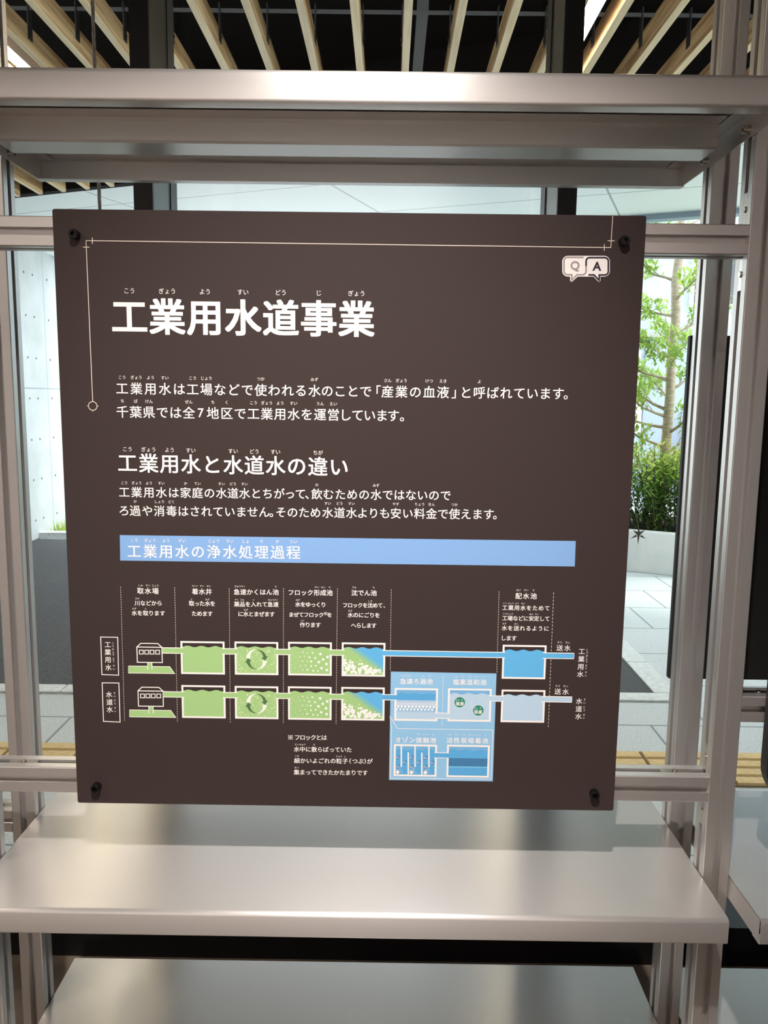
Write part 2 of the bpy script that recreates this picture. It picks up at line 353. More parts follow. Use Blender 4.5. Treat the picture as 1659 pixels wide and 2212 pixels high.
PRINT_SHAPES = {
(1,'banner','P'):[[767,4449,7253,4445,7256,4814,761,4819]],
(1,'sky','P'):[[4653,6411,6192,6417,6190,8082,4650,8084]],
(2,'w','L'):[[0.75,4646,7086,4762,7280,6166,7282,6164,8047,4674,8058,4677,7264,4650,7091]],
(1,'c','L'):[[1.0,443,409,7540,418],[0.9,450,2690,450,2709],[0.9,510,2630,529,2630],[0.9,390,2630,371,2630]],
(1.1,'c','L'):[[1.0,443,409,452,2571],[1.0,7545,8,7540,418]],
(1.25,'c','L'):[[1.0,7451,373,7454,461],[1.0,7494,330,7588,329],[1.0,530,370,527,452],[1.0,398,495,486,494]],
(1,'c','C'):[[1.0,510,2630,509,2643,504,2656,497,2667,488,2677,476,2684,463,2688,450,2690,437,2688,424,2684,413,2677,403,2667,396,2656,392,2643,390,2630,392,2616,396,2604,403,2592,413,2583,424,2576,437,2571,450,2570,463,2571,476,2576,488,2583,497,2592,504,2604,509,2616]],
(1,'c','H'):[[0.65,754,5200,745,7237,56],[0.65,1532,5199,1525,7240,56],[0.65,2315,5201,2303,7239,56],[0.65,3095,5190,3083,7236,56],[0.65,3870,5185,3859,7237,56],[0.65,4643,5187,4646,6408,33],[0.65,6189,5192,6196,6415,33],[0.7,6971,5198,6977,7245,39]],
(2,'w','H'):[[0.65,5417,6455,5418,7237,21]],
(2,'w','C'):[[1.2,440,5953,686,5954,681,6525,437,6519],[1.2,436,6645,681,6644,679,7243,434,7236]],
(3,'green','P'):[[1613,6084,1630,6080,1647,6075,1664,6069,1680,6065,1697,6064,1714,6065,1731,6069,1748,6074,1765,6080,1781,6084,1798,6086,1815,6084,1832,6080,1849,6075,1866,6069,1882,6065,1899,6064,1916,6065,1933,6069,1950,6074,1967,6080,1984,6084,2000,6086,2017,6084,2034,6080,2051,6075,2068,6069,2085,6065,2101,6064,2118,6065,2135,6069,2152,6074,2169,6080,2186,6084,2202,6086,2219,6084,2219,6475,1613,6475],[1612,6750,1629,6746,1646,6740,1663,6735,1679,6731,1696,6729,1713,6730,1730,6734,1747,6740,1764,6745,1781,6749,1798,6751,1815,6750,1832,6746,1849,6740,1866,6735,1883,6731,1899,6729,1916,6730,1933,6734,1950,6740,1967,6745,1984,6749,2001,6751,2018,6750,2035,6746,2052,6740,2069,6735,2086,6731,2103,6729,2119,6730,2136,6734,2153,6740,2170,6745,2187,6749,2204,6751,2221,6750,2221,7146,1612,7146],[2398,6081,2414,6077,2431,6071,2448,6066,2464,6061,2481,6060,2498,6061,2515,6065,2531,6071,2548,6076,2565,6080,2581,6082,2598,6081,2615,6077,2631,6071,2648,6066,2665,6061,2682,6060,2698,6061,2715,6065,2732,6071,2748,6076,2765,6080,2782,6082,2798,6081,2815,6077,2832,6071,2849,6066,2865,6061,2882,6060,2899,6061,2915,6065,2932,6071,2949,6076,2965,6080,2982,6082,2999,6081,2999,6473,2398,6473],[2392,6751,2408,6748,2425,6742,2442,6737,2459,6732,2476,6731,2492,6732,2509,6736,2526,6742,2543,6747,2559,6751,2576,6753,2593,6751,2610,6748,2627,6742,2643,6737,2660,6732,2677,6731,2694,6732,2710,6736,2727,6742,2744,6747,2761,6751,2778,6753,2794,6751,2811,6748,2828,6742,2845,6737,2862,6732,2878,6731,2895,6732,2912,6736,2929,6742,2945,6747,2962,6751,2979,6753,2996,6751,2996,7146,2392,7146],[3174,6073,3191,6069,3208,6064,3225,6058,3241,6054,3258,6053,3275,6054,3292,6058,3308,6064,3325,6069,3342,6073,3359,6075,3375,6073,3392,6069,3409,6064,3426,6058,3442,6054,3459,6053,3476,6054,3493,6058,3509,6064,3526,6069,3543,6073,3560,6075,3576,6073,3593,6069,3610,6064,3627,6058,3643,6054,3660,6053,3677,6054,3694,6058,3710,6064,3727,6069,3744,6073,3761,6075,3777,6073,3777,6473,3174,6473],[3171,6746,3188,6742,3205,6737,3222,6731,3238,6727,3255,6726,3272,6727,3289,6731,3306,6736,3323,6742,3339,6746,3356,6748,3373,6746,3390,6742,3407,6737,3423,6731,3440,6727,3457,6726,3474,6727,3491,6731,3507,6736,3524,6742,3541,6746,3558,6748,3575,6746,3592,6742,3608,6737,3625,6731,3642,6727,3659,6726,3676,6727,3692,6731,3709,6736,3726,6742,3743,6746,3760,6748,3776,6746,3776,7149,3171,7149],[3954,6070,3970,6066,3987,6061,4004,6055,4020,6051,4037,6050,4054,6051,4070,6055,4087,6061,4104,6066,4120,6070,4137,6072,4154,6070,4170,6066,4187,6061,4204,6055,4220,6051,4237,6050,4254,6051,4270,6055,4287,6061,4304,6066,4320,6070,4337,6072,4354,6070,4370,6066,4387,6061,4403,6055,4420,6051,4437,6050,4453,6051,4470,6055,4487,6061,4503,6066,4520,6070,4537,6072,4553,6070,4553,6473,3954,6473],[3950,6743,3967,6739,3984,6734,4001,6728,4017,6724,4034,6723,4051,6724,4067,6728,4084,6733,4101,6739,4118,6743,4134,6745,4151,6743,4168,6739,4184,6734,4201,6728,4218,6724,4235,6723,4251,6724,4268,6728,4285,6733,4301,6739,4318,6743,4335,6745,4351,6743,4368,6739,4385,6734,4402,6728,4418,6724,4435,6723,4452,6724,4468,6728,4485,6733,4502,6739,4519,6743,4535,6745,4552,6743,4552,7146,3950,7146],[829,6384,1431,6384,1501,6489,825,6490],[824,7052,1431,7052,1502,7159,821,7160]],
(6,'w','C'):[[2.75,1610,6009,2222,6009,2222,6478,1610,6478],[2.75,1609,6674,2224,6674,2224,7149,1609,7149],[2.75,2395,6005,3002,6005,3002,6476,2395,6476],[2.75,2389,6676,2999,6676,2999,7149,2389,7149],[2.75,3172,5998,3780,5998,3780,6475,3172,6475],[2.75,3168,6671,3779,6671,3779,7152,3168,7152],[2.75,3951,5995,4556,5995,4556,6476,3951,6476],[2.75,3948,6668,4555,6668,4555,7149,3948,7149],[2.75,6282,5997,6889,5997,6889,6480,6282,6480],[2.75,6288,6673,6899,6673,6899,7144,6288,7144],[2.75,4728,6672,5333,6672,5333,7145,4728,7145],[2.75,5507,6666,6116,6666,6116,7143,5507,7143],[2.75,4730,7537,5338,7537,5338,8007,4730,8007],[2.75,5513,7533,6115,7533,6115,8010,5513,8010],[1.35,961,6095,1325,6095,1325,6324,961,6325],[1.15,997,6142,1052,6142,1050,6199,995,6199],[1.15,1076,6141,1131,6141,1129,6198,1074,6198],[1.15,1154,6140,1209,6140,1207,6197,1152,6197],[1.15,1234,6139,1289,6139,1288,6196,1232,6196],[1.35,958,6759,1325,6759,1324,6991,958,6992],[1.15,994,6806,1050,6807,1048,6865,992,6864],[1.15,1073,6805,1129,6805,1127,6863,1072,6863],[1.15,1152,6804,1207,6804,1206,6862,1150,6862],[1.15,1233,6803,1288,6803,1287,6861,1231,6861]],
(4,'pale_dot','D'):[2599,6141,35,2457,6281,45,2745,6417,45,2437,6244,35,2552,6286,35,2883,6131,45,2772,6298,35,2742,6230,45,2442,6398,45,2653,6283,45,2732,6334,35,2744,6318,45,2471,6345,35,2765,6267,70,2855,6255,70,2620,6177,45,2810,6175,45,2712,6404,70,2579,6442,35,2705,6146,45,2502,6264,35,2959,6115,45,2608,6213,70,2743,6252,35,2949,6258,35,2450,6341,70,2577,6226,45,2429,6254,45,2850,6133,45,2641,6419,70,2462,6249,45,2915,6384,45,2815,6444,70,2956,6141,45,2501,6325,35,2690,6300,45,2575,6139,45,2760,6202,45,2806,6274,35,2674,6403,70,2641,6229,70,2774,6109,35,2972,6246,35,2608,6105,35,2736,6281,45,2762,6112,45,2763,6140,45,2955,6305,70,2485,6395,70,2687,6200,45,2474,6211,45,2686,6338,35,2532,6432,45,2499,6284,35,2844,6195,35,2929,6215,45,2717,6369,45,2775,6309,45,2871,6383,45,2529,6265,35,2974,6373,70,2562,6338,45,2668,6427,45,2955,6219,45,2474,6257,45,2531,6313,35,2687,6323,35,2857,6359,70,2918,6244,45,2465,6430,70,2677,6356,35,2825,6148,45,2432,6301,70,2871,6139,70,2787,6214,45,2428,6377,35,2713,6425,70,2973,6157,45,2432,6164,45,2887,6108,45,2923,6327,70,2883,6405,45,2716,6276,35,2909,6368,35,2683,6350,35,2600,6275,70,2859,6125,35,2556,6187,35,2703,6290,35,2666,6309,45,2807,6251,70,2703,6176,45,2937,6410,45,2637,6201,45,2658,6164,45,2858,6412,45,2946,6320,45,2497,6407,70,2915,6145,45,2507,6243,70,2607,6157,45,2729,6246,35,2633,6274,45,2705,6110,45,2964,6124,45,2570,6415,45,2895,6332,45,2811,6119,35,2867,6153,35,2568,6092,35,2868,6117,45,2423,6447,70,2939,6184,45,2963,6181,45,2530,6200,45,2716,6161,70,2870,6447,35,2425,6352,45,2787,6285,70,2964,6198,45,2970,6211,45,2644,6213,35,2888,6092,45,2659,6106,70,2907,6330,45,2754,6338,35,2675,6144,70,2418,6219,45,2965,6285,45,2436,6407,45,2617,6087,70,2463,6188,45,2556,6368,35,2565,6119,70,2594,6812,35,2451,6953,45,2741,7090,45,2431,6916,35,2547,6959,35,2879,6803,45,2768,6970,35,2737,6902,45,2437,7071,45,2648,6955,45,2728,7006,35,2740,6991,45,2465,7017,35,2761,6939,70,2851,6927,70,2615,6848,45,2807,6846,45,2708,7077,70,2573,7115,35,2700,6818,45,2496,6936,35,2956,6786,45,2603,6885,70,2739,6924,35,2946,6931,35,2445,7014,70,2572,6898,45,2423,6926,45,2846,6805,45,2636,7092,70,2456,6921,45,2911,7057,45,2811,7118,70,2953,6812,45,2496,6998,35,2685,6973,45,2570,6811,45,2756,6874,45,2802,6946,35,2669,7075,70,2636,6901,70,2770,6780,35,2969,6918,35,2603,6777,35,2732,6953,45,2758,6783,45,2758,6812,45,2952,6977,70,2480,7067,70,2683,6871,45,2468,6882,45,2682,7010,35,2527,7105,45,2493,6956,35,2840,6866,35,2925,6887,45,2712,7042,45,2771,6981,45,2867,7056,45,2524,6937,35,2971,7046,70,2557,7010,45,2664,7100,45,2952,6891,45,2468,6929,45,2526,6985,35,2682,6996,35,2854,7031,70,2914,6916,45,2459,7103,70,2673,7029,35,2821,6819,45,2426,6973,70,2868,6811,70,2783,6885,45,2422,7049,35,2709,7098,70,2970,6828,45,2426,6835,45,2883,6780,45,2919,6999,70,2879,7078,45,2712,6949,35,2905,7041,35,2679,7022,35,2595,6947,70,2855,6796,35,2551,6858,35,2698,6963,35,2662,6981,45,2803,6923,70,2698,6848,45,2934,7083,45,2633,6873,45,2653,6835,45,2855,7085,45,2943,6992,45,2491,7080,70,2912,6817,45,2502,6915,70,2602,6829,45,2462,6891,45,2724,6918,35,2628,6946,45,2701,6781,45,2961,6796,45,2564,7088,45,2892,7004,45,2807,6790,35,2864,6824,35,2563,6763,35,2865,6788,45,2417,7121,70,2936,6855,45,2960,6853,45,2525,6871,45,2711,6833,70,2866,7121,35,2419,7025,45,2782,6957,70,2960,6870,45,2967,6883,45,2640,6884,35,2885,6763,45,2654,6778,70,2904,7002,45,2750,7010,35,2671,6815,70,2412,6890,45,2962,6957,45,2430,7080,45,2612,6758,70,2458,6859,45,2551,7041,35,2560,6790,70],
(4.08,'pale_dot','D'):[2761,6266,45,2809,6181,45,2887,6130,70,2847,6205,70,2854,6141,45,2540,6432,70,2468,6219,45,2569,6133,70,2645,6281,70,2454,6400,70,2440,6344,35,2698,6151,45,2706,6176,70,2476,6384,70,2747,6229,45,2757,6938,45,2805,6853,45,2884,6801,70,2843,6876,70,2850,6812,45,2535,7105,70,2564,6805,70,2640,6953,70,2448,7072,70,2435,7017,35,2694,6822,45,2702,6847,70,2470,7056,70,2743,6901,45],
(4.16,'pale_dot','D'):[2890,6136,35,2887,6807,35],
(5,'dark_green','P'):[[2698,6104,2715,6105,2731,6108,2746,6112,2762,6118,2776,6126,2790,6135,2802,6146,2814,6157,2823,6170,2832,6184,2839,6199,2844,6214,2794,6229,2795,6217,2793,6205,2791,6193,2786,6181,2781,6169,2773,6157,2764,6146,2754,6136,2742,6127,2728,6119,2714,6112,2698,6107],[2698,6408,2682,6408,2666,6405,2650,6401,2635,6395,2620,6387,2607,6378,2594,6367,2583,6355,2573,6342,2564,6329,2557,6314,2552,6298,2602,6284,2602,6296,2603,6308,2606,6320,2610,6332,2616,6344,2623,6356,2632,6367,2643,6377,2655,6386,2668,6394,2683,6400,2698,6405],[2694,6776,2710,6777,2726,6780,2742,6784,2757,6790,2772,6798,2785,6807,2798,6818,2809,6829,2819,6842,2828,6856,2834,6871,2840,6887,2790,6901,2790,6889,2789,6877,2786,6865,2782,6853,2776,6841,2769,6829,2760,6818,2749,6808,2737,6799,2724,6791,2709,6784,2694,6779],[2694,7080,2677,7080,2661,7077,2645,7073,2630,7067,2616,7059,2602,7050,2590,7039,2578,7028,2568,7015,2560,7001,2553,6986,2548,6970,2598,6956,2597,6968,2599,6980,2601,6992,2605,7004,2611,7016,2619,7028,2628,7039,2638,7049,2650,7058,2664,7066,2678,7073,2694,7077]],
(5.15,'dark_green','P'):[[2868,6201,2770,6233,2823,6272],[2529,6311,2626,6280,2573,6241],[2863,6873,2766,6905,2819,6944],[2524,6983,2621,6952,2569,6913]],
(5,'w','P'):[[2849,6278,2845,6295,2840,6312,2832,6328,2823,6343,2812,6357,2800,6369,2786,6380,2771,6390,2755,6397,2738,6403,2721,6407,2704,6408,2703,6405,2720,6399,2735,6391,2749,6381,2760,6370,2770,6358,2778,6345,2784,6332,2788,6319,2791,6306,2791,6293,2790,6280,2787,6269],[2548,6235,2551,6218,2557,6201,2564,6185,2573,6170,2584,6156,2597,6143,2610,6132,2625,6123,2641,6115,2658,6110,2675,6106,2693,6104,2693,6107,2677,6114,2661,6122,2648,6132,2636,6143,2626,6155,2618,6168,2612,6181,2608,6194,2606,6207,2605,6220,2606,6232,2609,6244],[2844,6950,2841,6967,2835,6984,2828,7000,2819,7015,2808,7029,2795,7041,2782,7052,2767,7062,2751,7069,2734,7075,2717,7079,2699,7080,2699,7077,2715,7071,2731,7063,2744,7053,2756,7042,2766,7030,2774,7017,2780,7004,2784,6991,2786,6978,2787,6965,2786,6953,2783,6941],[2543,6907,2547,6890,2552,6873,2560,6857,2569,6842,2580,6828,2592,6816,2606,6804,2621,6795,2637,6788,2654,6782,2671,6778,2688,6777,2689,6780,2672,6786,2657,6794,2643,6804,2632,6815,2622,6827,2614,6840,2608,6853,2604,6866,2601,6879,2601,6892,2602,6904,2605,6916],[4744,7013,4762,7013,4762,7019,4744,7019],[4773,7013,4791,7013,4791,7019,4773,7019],[4802,7013,4820,7013,4820,7019,4802,7019],[4831,7013,4849,7013,4849,7019,4831,7019],[4860,7013,4878,7013,4878,7019,4860,7019],[4889,7013,4907,7013,4907,7019,4889,7019],[4918,7013,4936,7013,4936,7019,4918,7019],[4947,7013,4965,7013,4965,7019,4947,7019],[4976,7013,4994,7013,4994,7019,4976,7019],[5005,7013,5023,7013,5023,7019,5005,7019],[5034,7013,5052,7013,5052,7019,5034,7019],[5063,7013,5081,7013,5081,7019,5063,7019],[5092,7013,5110,7013,5110,7019,5092,7019],[5121,7013,5139,7013,5139,7019,5121,7019],[5150,7013,5168,7013,5168,7019,5150,7019],[5179,7013,5197,7013,5197,7019,5179,7019],[5208,7013,5226,7013,5226,7019,5208,7019],[5237,7013,5255,7013,5255,7019,5237,7019],[5266,7013,5284,7013,5284,7019,5266,7019],[5295,7013,5313,7013,5313,7019,5295,7019]],
(4,'w','D'):[3221,6152,52,3304,6150,52,3375,6137,93,3439,6151,83,3513,6145,134,3628,6162,197,3731,6205,197,3667,6244,186,3605,6283,197,3715,6311,197,3644,6375,186,3723,6401,197,3552,6222,145,3563,6338,124,3493,6347,124,3491,6275,145,3469,6214,134,3395,6198,83,3329,6205,83,3242,6194,52,3272,6228,52,3208,6247,52,3305,6268,52,3369,6274,93,3438,6273,83,3410,6335,83,3333,6349,83,3271,6317,52,3212,6331,52,3258,6379,52,3207,6425,52,3305,6415,52,3373,6407,83,3438,6402,134,3524,6415,134,3593,6418,124,3218,6825,52,3301,6823,52,3372,6810,93,3436,6824,83,3510,6817,134,3625,6834,197,3728,6878,197,3664,6917,186,3601,6956,197,3712,6984,197,3641,7047,186,3720,7074,197,3549,6894,145,3560,7011,124,3490,7020,124,3487,6948,145,3465,6887,134,3392,6870,83,3326,6878,83,3239,6867,52,3269,6900,52,3205,6920,52,3302,6940,52,3366,6947,93,3435,6946,83,3407,7008,83,3330,7022,83,3268,6990,52,3209,7004,52,3255,7052,52,3204,7097,52,3301,7088,52,3370,7080,83,3435,7074,134,3521,7088,134,3590,7091,124,5881,7021,38,6062,7021,38,5544,6919,22,5896,7080,22,5739,7068,30,5836,6959,22,5943,6898,22,6048,7030,22,5960,6774,38,5878,6794,22,6079,6749,22,6072,6808,22,5692,7103,38,6025,6978,22,6062,7002,30,5697,6881,22,6059,6845,30,5699,6970,22,5866,7009,22,5704,7050,30,5923,6815,30,5928,6768,22,6066,6879,30,5538,7038,30,5741,7058,30,5554,6814,22,5595,6838,30,5723,6878,38,5670,6918,38,5952,7042,30,5549,7097,22,5646,6937,30,6049,6873,38,5837,6863,30,5702,7042,38,5612,7002,30,5620,6765,38,5831,6897,22,5948,6874,30,5786,6903,22,6083,6983,30,5717,6824,38,5848,6796,30,5588,6908,22,5561,6903,22,5785,7117,22,6081,6915,30,5919,6865,30,5693,6896,22,5592,7051,38,6072,6979,30,6020,6814,30,5682,7036,38,5733,7038,30,5922,6993,30,5734,7008,30,6002,6845,38,5934,7101,30,5896,6962,22,5797,7033,30,5909,6918,38,5895,7042,30,5683,6875,30,5726,7059,38,5783,6882,30,5822,6943,22,5641,6881,30,5688,6776,38,5942,6811,38,5821,7093,30,5882,7034,38,5681,7115,22,5619,6910,38,5630,7028,22,5886,6763,30,6084,6808,22,5591,7105,30,5638,6760,30,5727,6992,22,5863,6835,30,5528,6897,30,6013,7067,38,5999,6885,22,5837,6873,38,5766,7048,38,5833,6920,22,5866,6956,22,6077,6972,30,5994,6992,30,5589,6956,38,5741,6907,22,5808,6924,38,5743,7102,22,5866,6843,30,5809,6901,30,6064,6861,30,5609,6756,38,5881,6911,30,5551,6798,30,5535,6944,30,5667,6846,22,5937,6853,30,5873,6923,38,6018,7073,22,5537,6794,30,5943,6757,30,5733,7023,38,5603,6748,38,5786,7086,38,5837,6752,30,5865,7002,38,5896,7065,30,5798,6999,38,5639,6857,22,5700,6748,30,5858,6987,30,6044,6800,30,5922,7076,30,5833,6904,38,5988,6772,22,5679,6779,22,5904,6757,38,5771,6772,30,5652,6986,22,5932,6797,30,5928,6909,22,5874,6900,22,5566,6826,38,5589,6887,22,5687,6958,22,5949,7072,22,5534,6781,38,5740,6768,38,5695,6957,38,5815,7084,38,5840,6829,22,5841,6841,30,5821,6797,22,6018,6915,30,5630,7011,38,5722,6959,22,5580,6793,38,5785,6891,30],
(3.2,'grad0','P'):[[4004,6055,4020,6051,4037,6050,4054,6051,4070,6055,4087,6061,4104,6066,4120,6070,4137,6072,4154,6070,4170,6066,4187,6061,4204,6055,4220,6051,4237,6050,4254,6051,4270,6055,4287,6061,4304,6066,4320,6070,4337,6072,4354,6070,4370,6066,4387,6061,4403,6055,4420,6051,4437,6050,4453,6051,4470,6055,4487,6061,4503,6066,4520,6070,4537,6072,4553,6070,4553,6462,4004,6058],[4001,6728,4017,6724,4034,6723,4051,6724,4067,6728,4084,6733,4101,6739,4118,6743,4134,6745,4151,6743,4168,6739,4184,6734,4201,6728,4218,6724,4235,6723,4251,6724,4268,6728,4285,6733,4301,6739,4318,6743,4335,6745,4351,6743,4368,6739,4385,6734,4402,6728,4418,6724,4435,6723,4452,6724,4468,6728,4485,6733,4502,6739,4519,6743,4535,6745,4552,6743,4552,7135,4001,6731]],
(3.29,'grad1','P'):[[4020,6051,4037,6050,4054,6051,4070,6055,4087,6061,4104,6066,4120,6070,4137,6072,4154,6070,4170,6066,4187,6061,4204,6055,4220,6051,4237,6050,4254,6051,4270,6055,4287,6061,4304,6066,4320,6070,4337,6072,4354,6070,4370,6066,4387,6061,4403,6055,4420,6051,4437,6050,4453,6051,4470,6055,4487,6061,4503,6066,4520,6070,4537,6072,4553,6070,4553,6447,4020,6056],[4017,6724,4034,6723,4051,6724,4067,6728,4084,6733,4101,6739,4118,6743,4134,6745,4151,6743,4168,6739,4184,6734,4201,6728,4218,6724,4235,6723,4251,6724,4268,6728,4285,6733,4301,6739,4318,6743,4335,6745,4351,6743,4368,6739,4385,6734,4402,6728,4418,6724,4435,6723,4452,6724,4468,6728,4485,6733,4502,6739,4519,6743,4535,6745,4552,6743,4552,7120,4017,6728]],
(3.38,'grad2','P'):[[4037,6050,4054,6051,4070,6055,4087,6061,4104,6066,4120,6070,4137,6072,4154,6070,4170,6066,4187,6061,4204,6055,4220,6051,4237,6050,4254,6051,4270,6055,4287,6061,4304,6066,4320,6070,4337,6072,4354,6070,4370,6066,4387,6061,4403,6055,4420,6051,4437,6050,4453,6051,4470,6055,4487,6061,4503,6066,4520,6070,4537,6072,4553,6070,4553,6432,4037,6053],[4034,6723,4051,6724,4067,6728,4084,6733,4101,6739,4118,6743,4134,6745,4151,6743,4168,6739,4184,6734,4201,6728,4218,6724,4235,6723,4251,6724,4268,6728,4285,6733,4301,6739,4318,6743,4335,6745,4351,6743,4368,6739,4385,6734,4402,6728,4418,6724,4435,6723,4452,6724,4468,6728,4485,6733,4502,6739,4519,6743,4535,6745,4552,6743,4552,7105,4034,6726]],
(3.47,'grad3','P'):[[4070,6055,4087,6061,4104,6066,4120,6070,4137,6072,4154,6070,4170,6066,4187,6061,4204,6055,4220,6051,4237,6050,4254,6051,4270,6055,4287,6061,4304,6066,4320,6070,4337,6072,4354,6070,4370,6066,4387,6061,4403,6055,4420,6051,4437,6050,4453,6051,4470,6055,4487,6061,4503,6066,4520,6070,4537,6072,4553,6070,4553,6417,4070,6062],[4067,6728,4084,6733,4101,6739,4118,6743,4134,6745,4151,6743,4168,6739,4184,6734,4201,6728,4218,6724,4235,6723,4251,6724,4268,6728,4285,6733,4301,6739,4318,6743,4335,6745,4351,6743,4368,6739,4385,6734,4402,6728,4418,6724,4435,6723,4452,6724,4468,6728,4485,6733,4502,6739,4519,6743,4535,6745,4552,6743,4552,7090,4067,6735]],
(3.56,'grad4','P'):[[4104,6066,4120,6070,4137,6072,4154,6070,4170,6066,4187,6061,4204,6055,4220,6051,4237,6050,4254,6051,4270,6055,4287,6061,4304,6066,4320,6070,4337,6072,4354,6070,4370,6066,4387,6061,4403,6055,4420,6051,4437,6050,4453,6051,4470,6055,4487,6061,4503,6066,4520,6070,4537,6072,4553,6070,4553,6402,4104,6072],[4101,6739,4118,6743,4134,6745,4151,6743,4168,6739,4184,6734,4201,6728,4218,6724,4235,6723,4251,6724,4268,6728,4285,6733,4301,6739,4318,6743,4335,6745,4351,6743,4368,6739,4385,6734,4402,6728,4418,6724,4435,6723,4452,6724,4468,6728,4485,6733,4502,6739,4519,6743,4535,6745,4552,6743,4552,7075,4101,6745]],
(3.65,'grad5','P'):[[4137,6072,4154,6070,4170,6066,4187,6061,4204,6055,4220,6051,4237,6050,4254,6051,4270,6055,4287,6061,4304,6066,4320,6070,4337,6072,4354,6070,4370,6066,4387,6061,4403,6055,4420,6051,4437,6050,4453,6051,4470,6055,4487,6061,4503,6066,4520,6070,4537,6072,4553,6070,4553,6387,4137,6081],[4134,6745,4151,6743,4168,6739,4184,6734,4201,6728,4218,6724,4235,6723,4251,6724,4268,6728,4285,6733,4301,6739,4318,6743,4335,6745,4351,6743,4368,6739,4385,6734,4402,6728,4418,6724,4435,6723,4452,6724,4468,6728,4485,6733,4502,6739,4519,6743,4535,6745,4552,6743,4552,7060,4134,6754]],
(3.74,'grad6','P'):[[4154,6070,4170,6066,4187,6061,4204,6055,4220,6051,4237,6050,4254,6051,4270,6055,4287,6061,4304,6066,4320,6070,4337,6072,4354,6070,4370,6066,4387,6061,4403,6055,4420,6051,4437,6050,4453,6051,4470,6055,4487,6061,4503,6066,4520,6070,4537,6072,4553,6070,4553,6372,4154,6078],[4151,6743,4168,6739,4184,6734,4201,6728,4218,6724,4235,6723,4251,6724,4268,6728,4285,6733,4301,6739,4318,6743,4335,6745,4351,6743,4368,6739,4385,6734,4402,6728,4418,6724,4435,6723,4452,6724,4468,6728,4485,6733,4502,6739,4519,6743,4535,6745,4552,6743,4552,7045,4151,6751]],
(3.83,'grad7','P'):[[4170,6066,4187,6061,4204,6055,4220,6051,4237,6050,4254,6051,4270,6055,4287,6061,4304,6066,4320,6070,4337,6072,4354,6070,4370,6066,4387,6061,4403,6055,4420,6051,4437,6050,4453,6051,4470,6055,4487,6061,4503,6066,4520,6070,4537,6072,4553,6070,4553,6357,4170,6076],[4168,6739,4184,6734,4201,6728,4218,6724,4235,6723,4251,6724,4268,6728,4285,6733,4301,6739,4318,6743,4335,6745,4351,6743,4368,6739,4385,6734,4402,6728,4418,6724,4435,6723,4452,6724,4468,6728,4485,6733,4502,6739,4519,6743,4535,6745,4552,6743,4552,7030,4168,6748]],
(3.92,'grad8','P'):[[4187,6061,4204,6055,4220,6051,4237,6050,4254,6051,4270,6055,4287,6061,4304,6066,4320,6070,4337,6072,4354,6070,4370,6066,4387,6061,4403,6055,4420,6051,4437,6050,4453,6051,4470,6055,4487,6061,4503,6066,4520,6070,4537,6072,4553,6070,4553,6342,4187,6073],[4184,6734,4201,6728,4218,6724,4235,6723,4251,6724,4268,6728,4285,6733,4301,6739,4318,6743,4335,6745,4351,6743,4368,6739,4385,6734,4402,6728,4418,6724,4435,6723,4452,6724,4468,6728,4485,6733,4502,6739,4519,6743,4535,6745,4552,6743,4552,7015,4184,6746]],
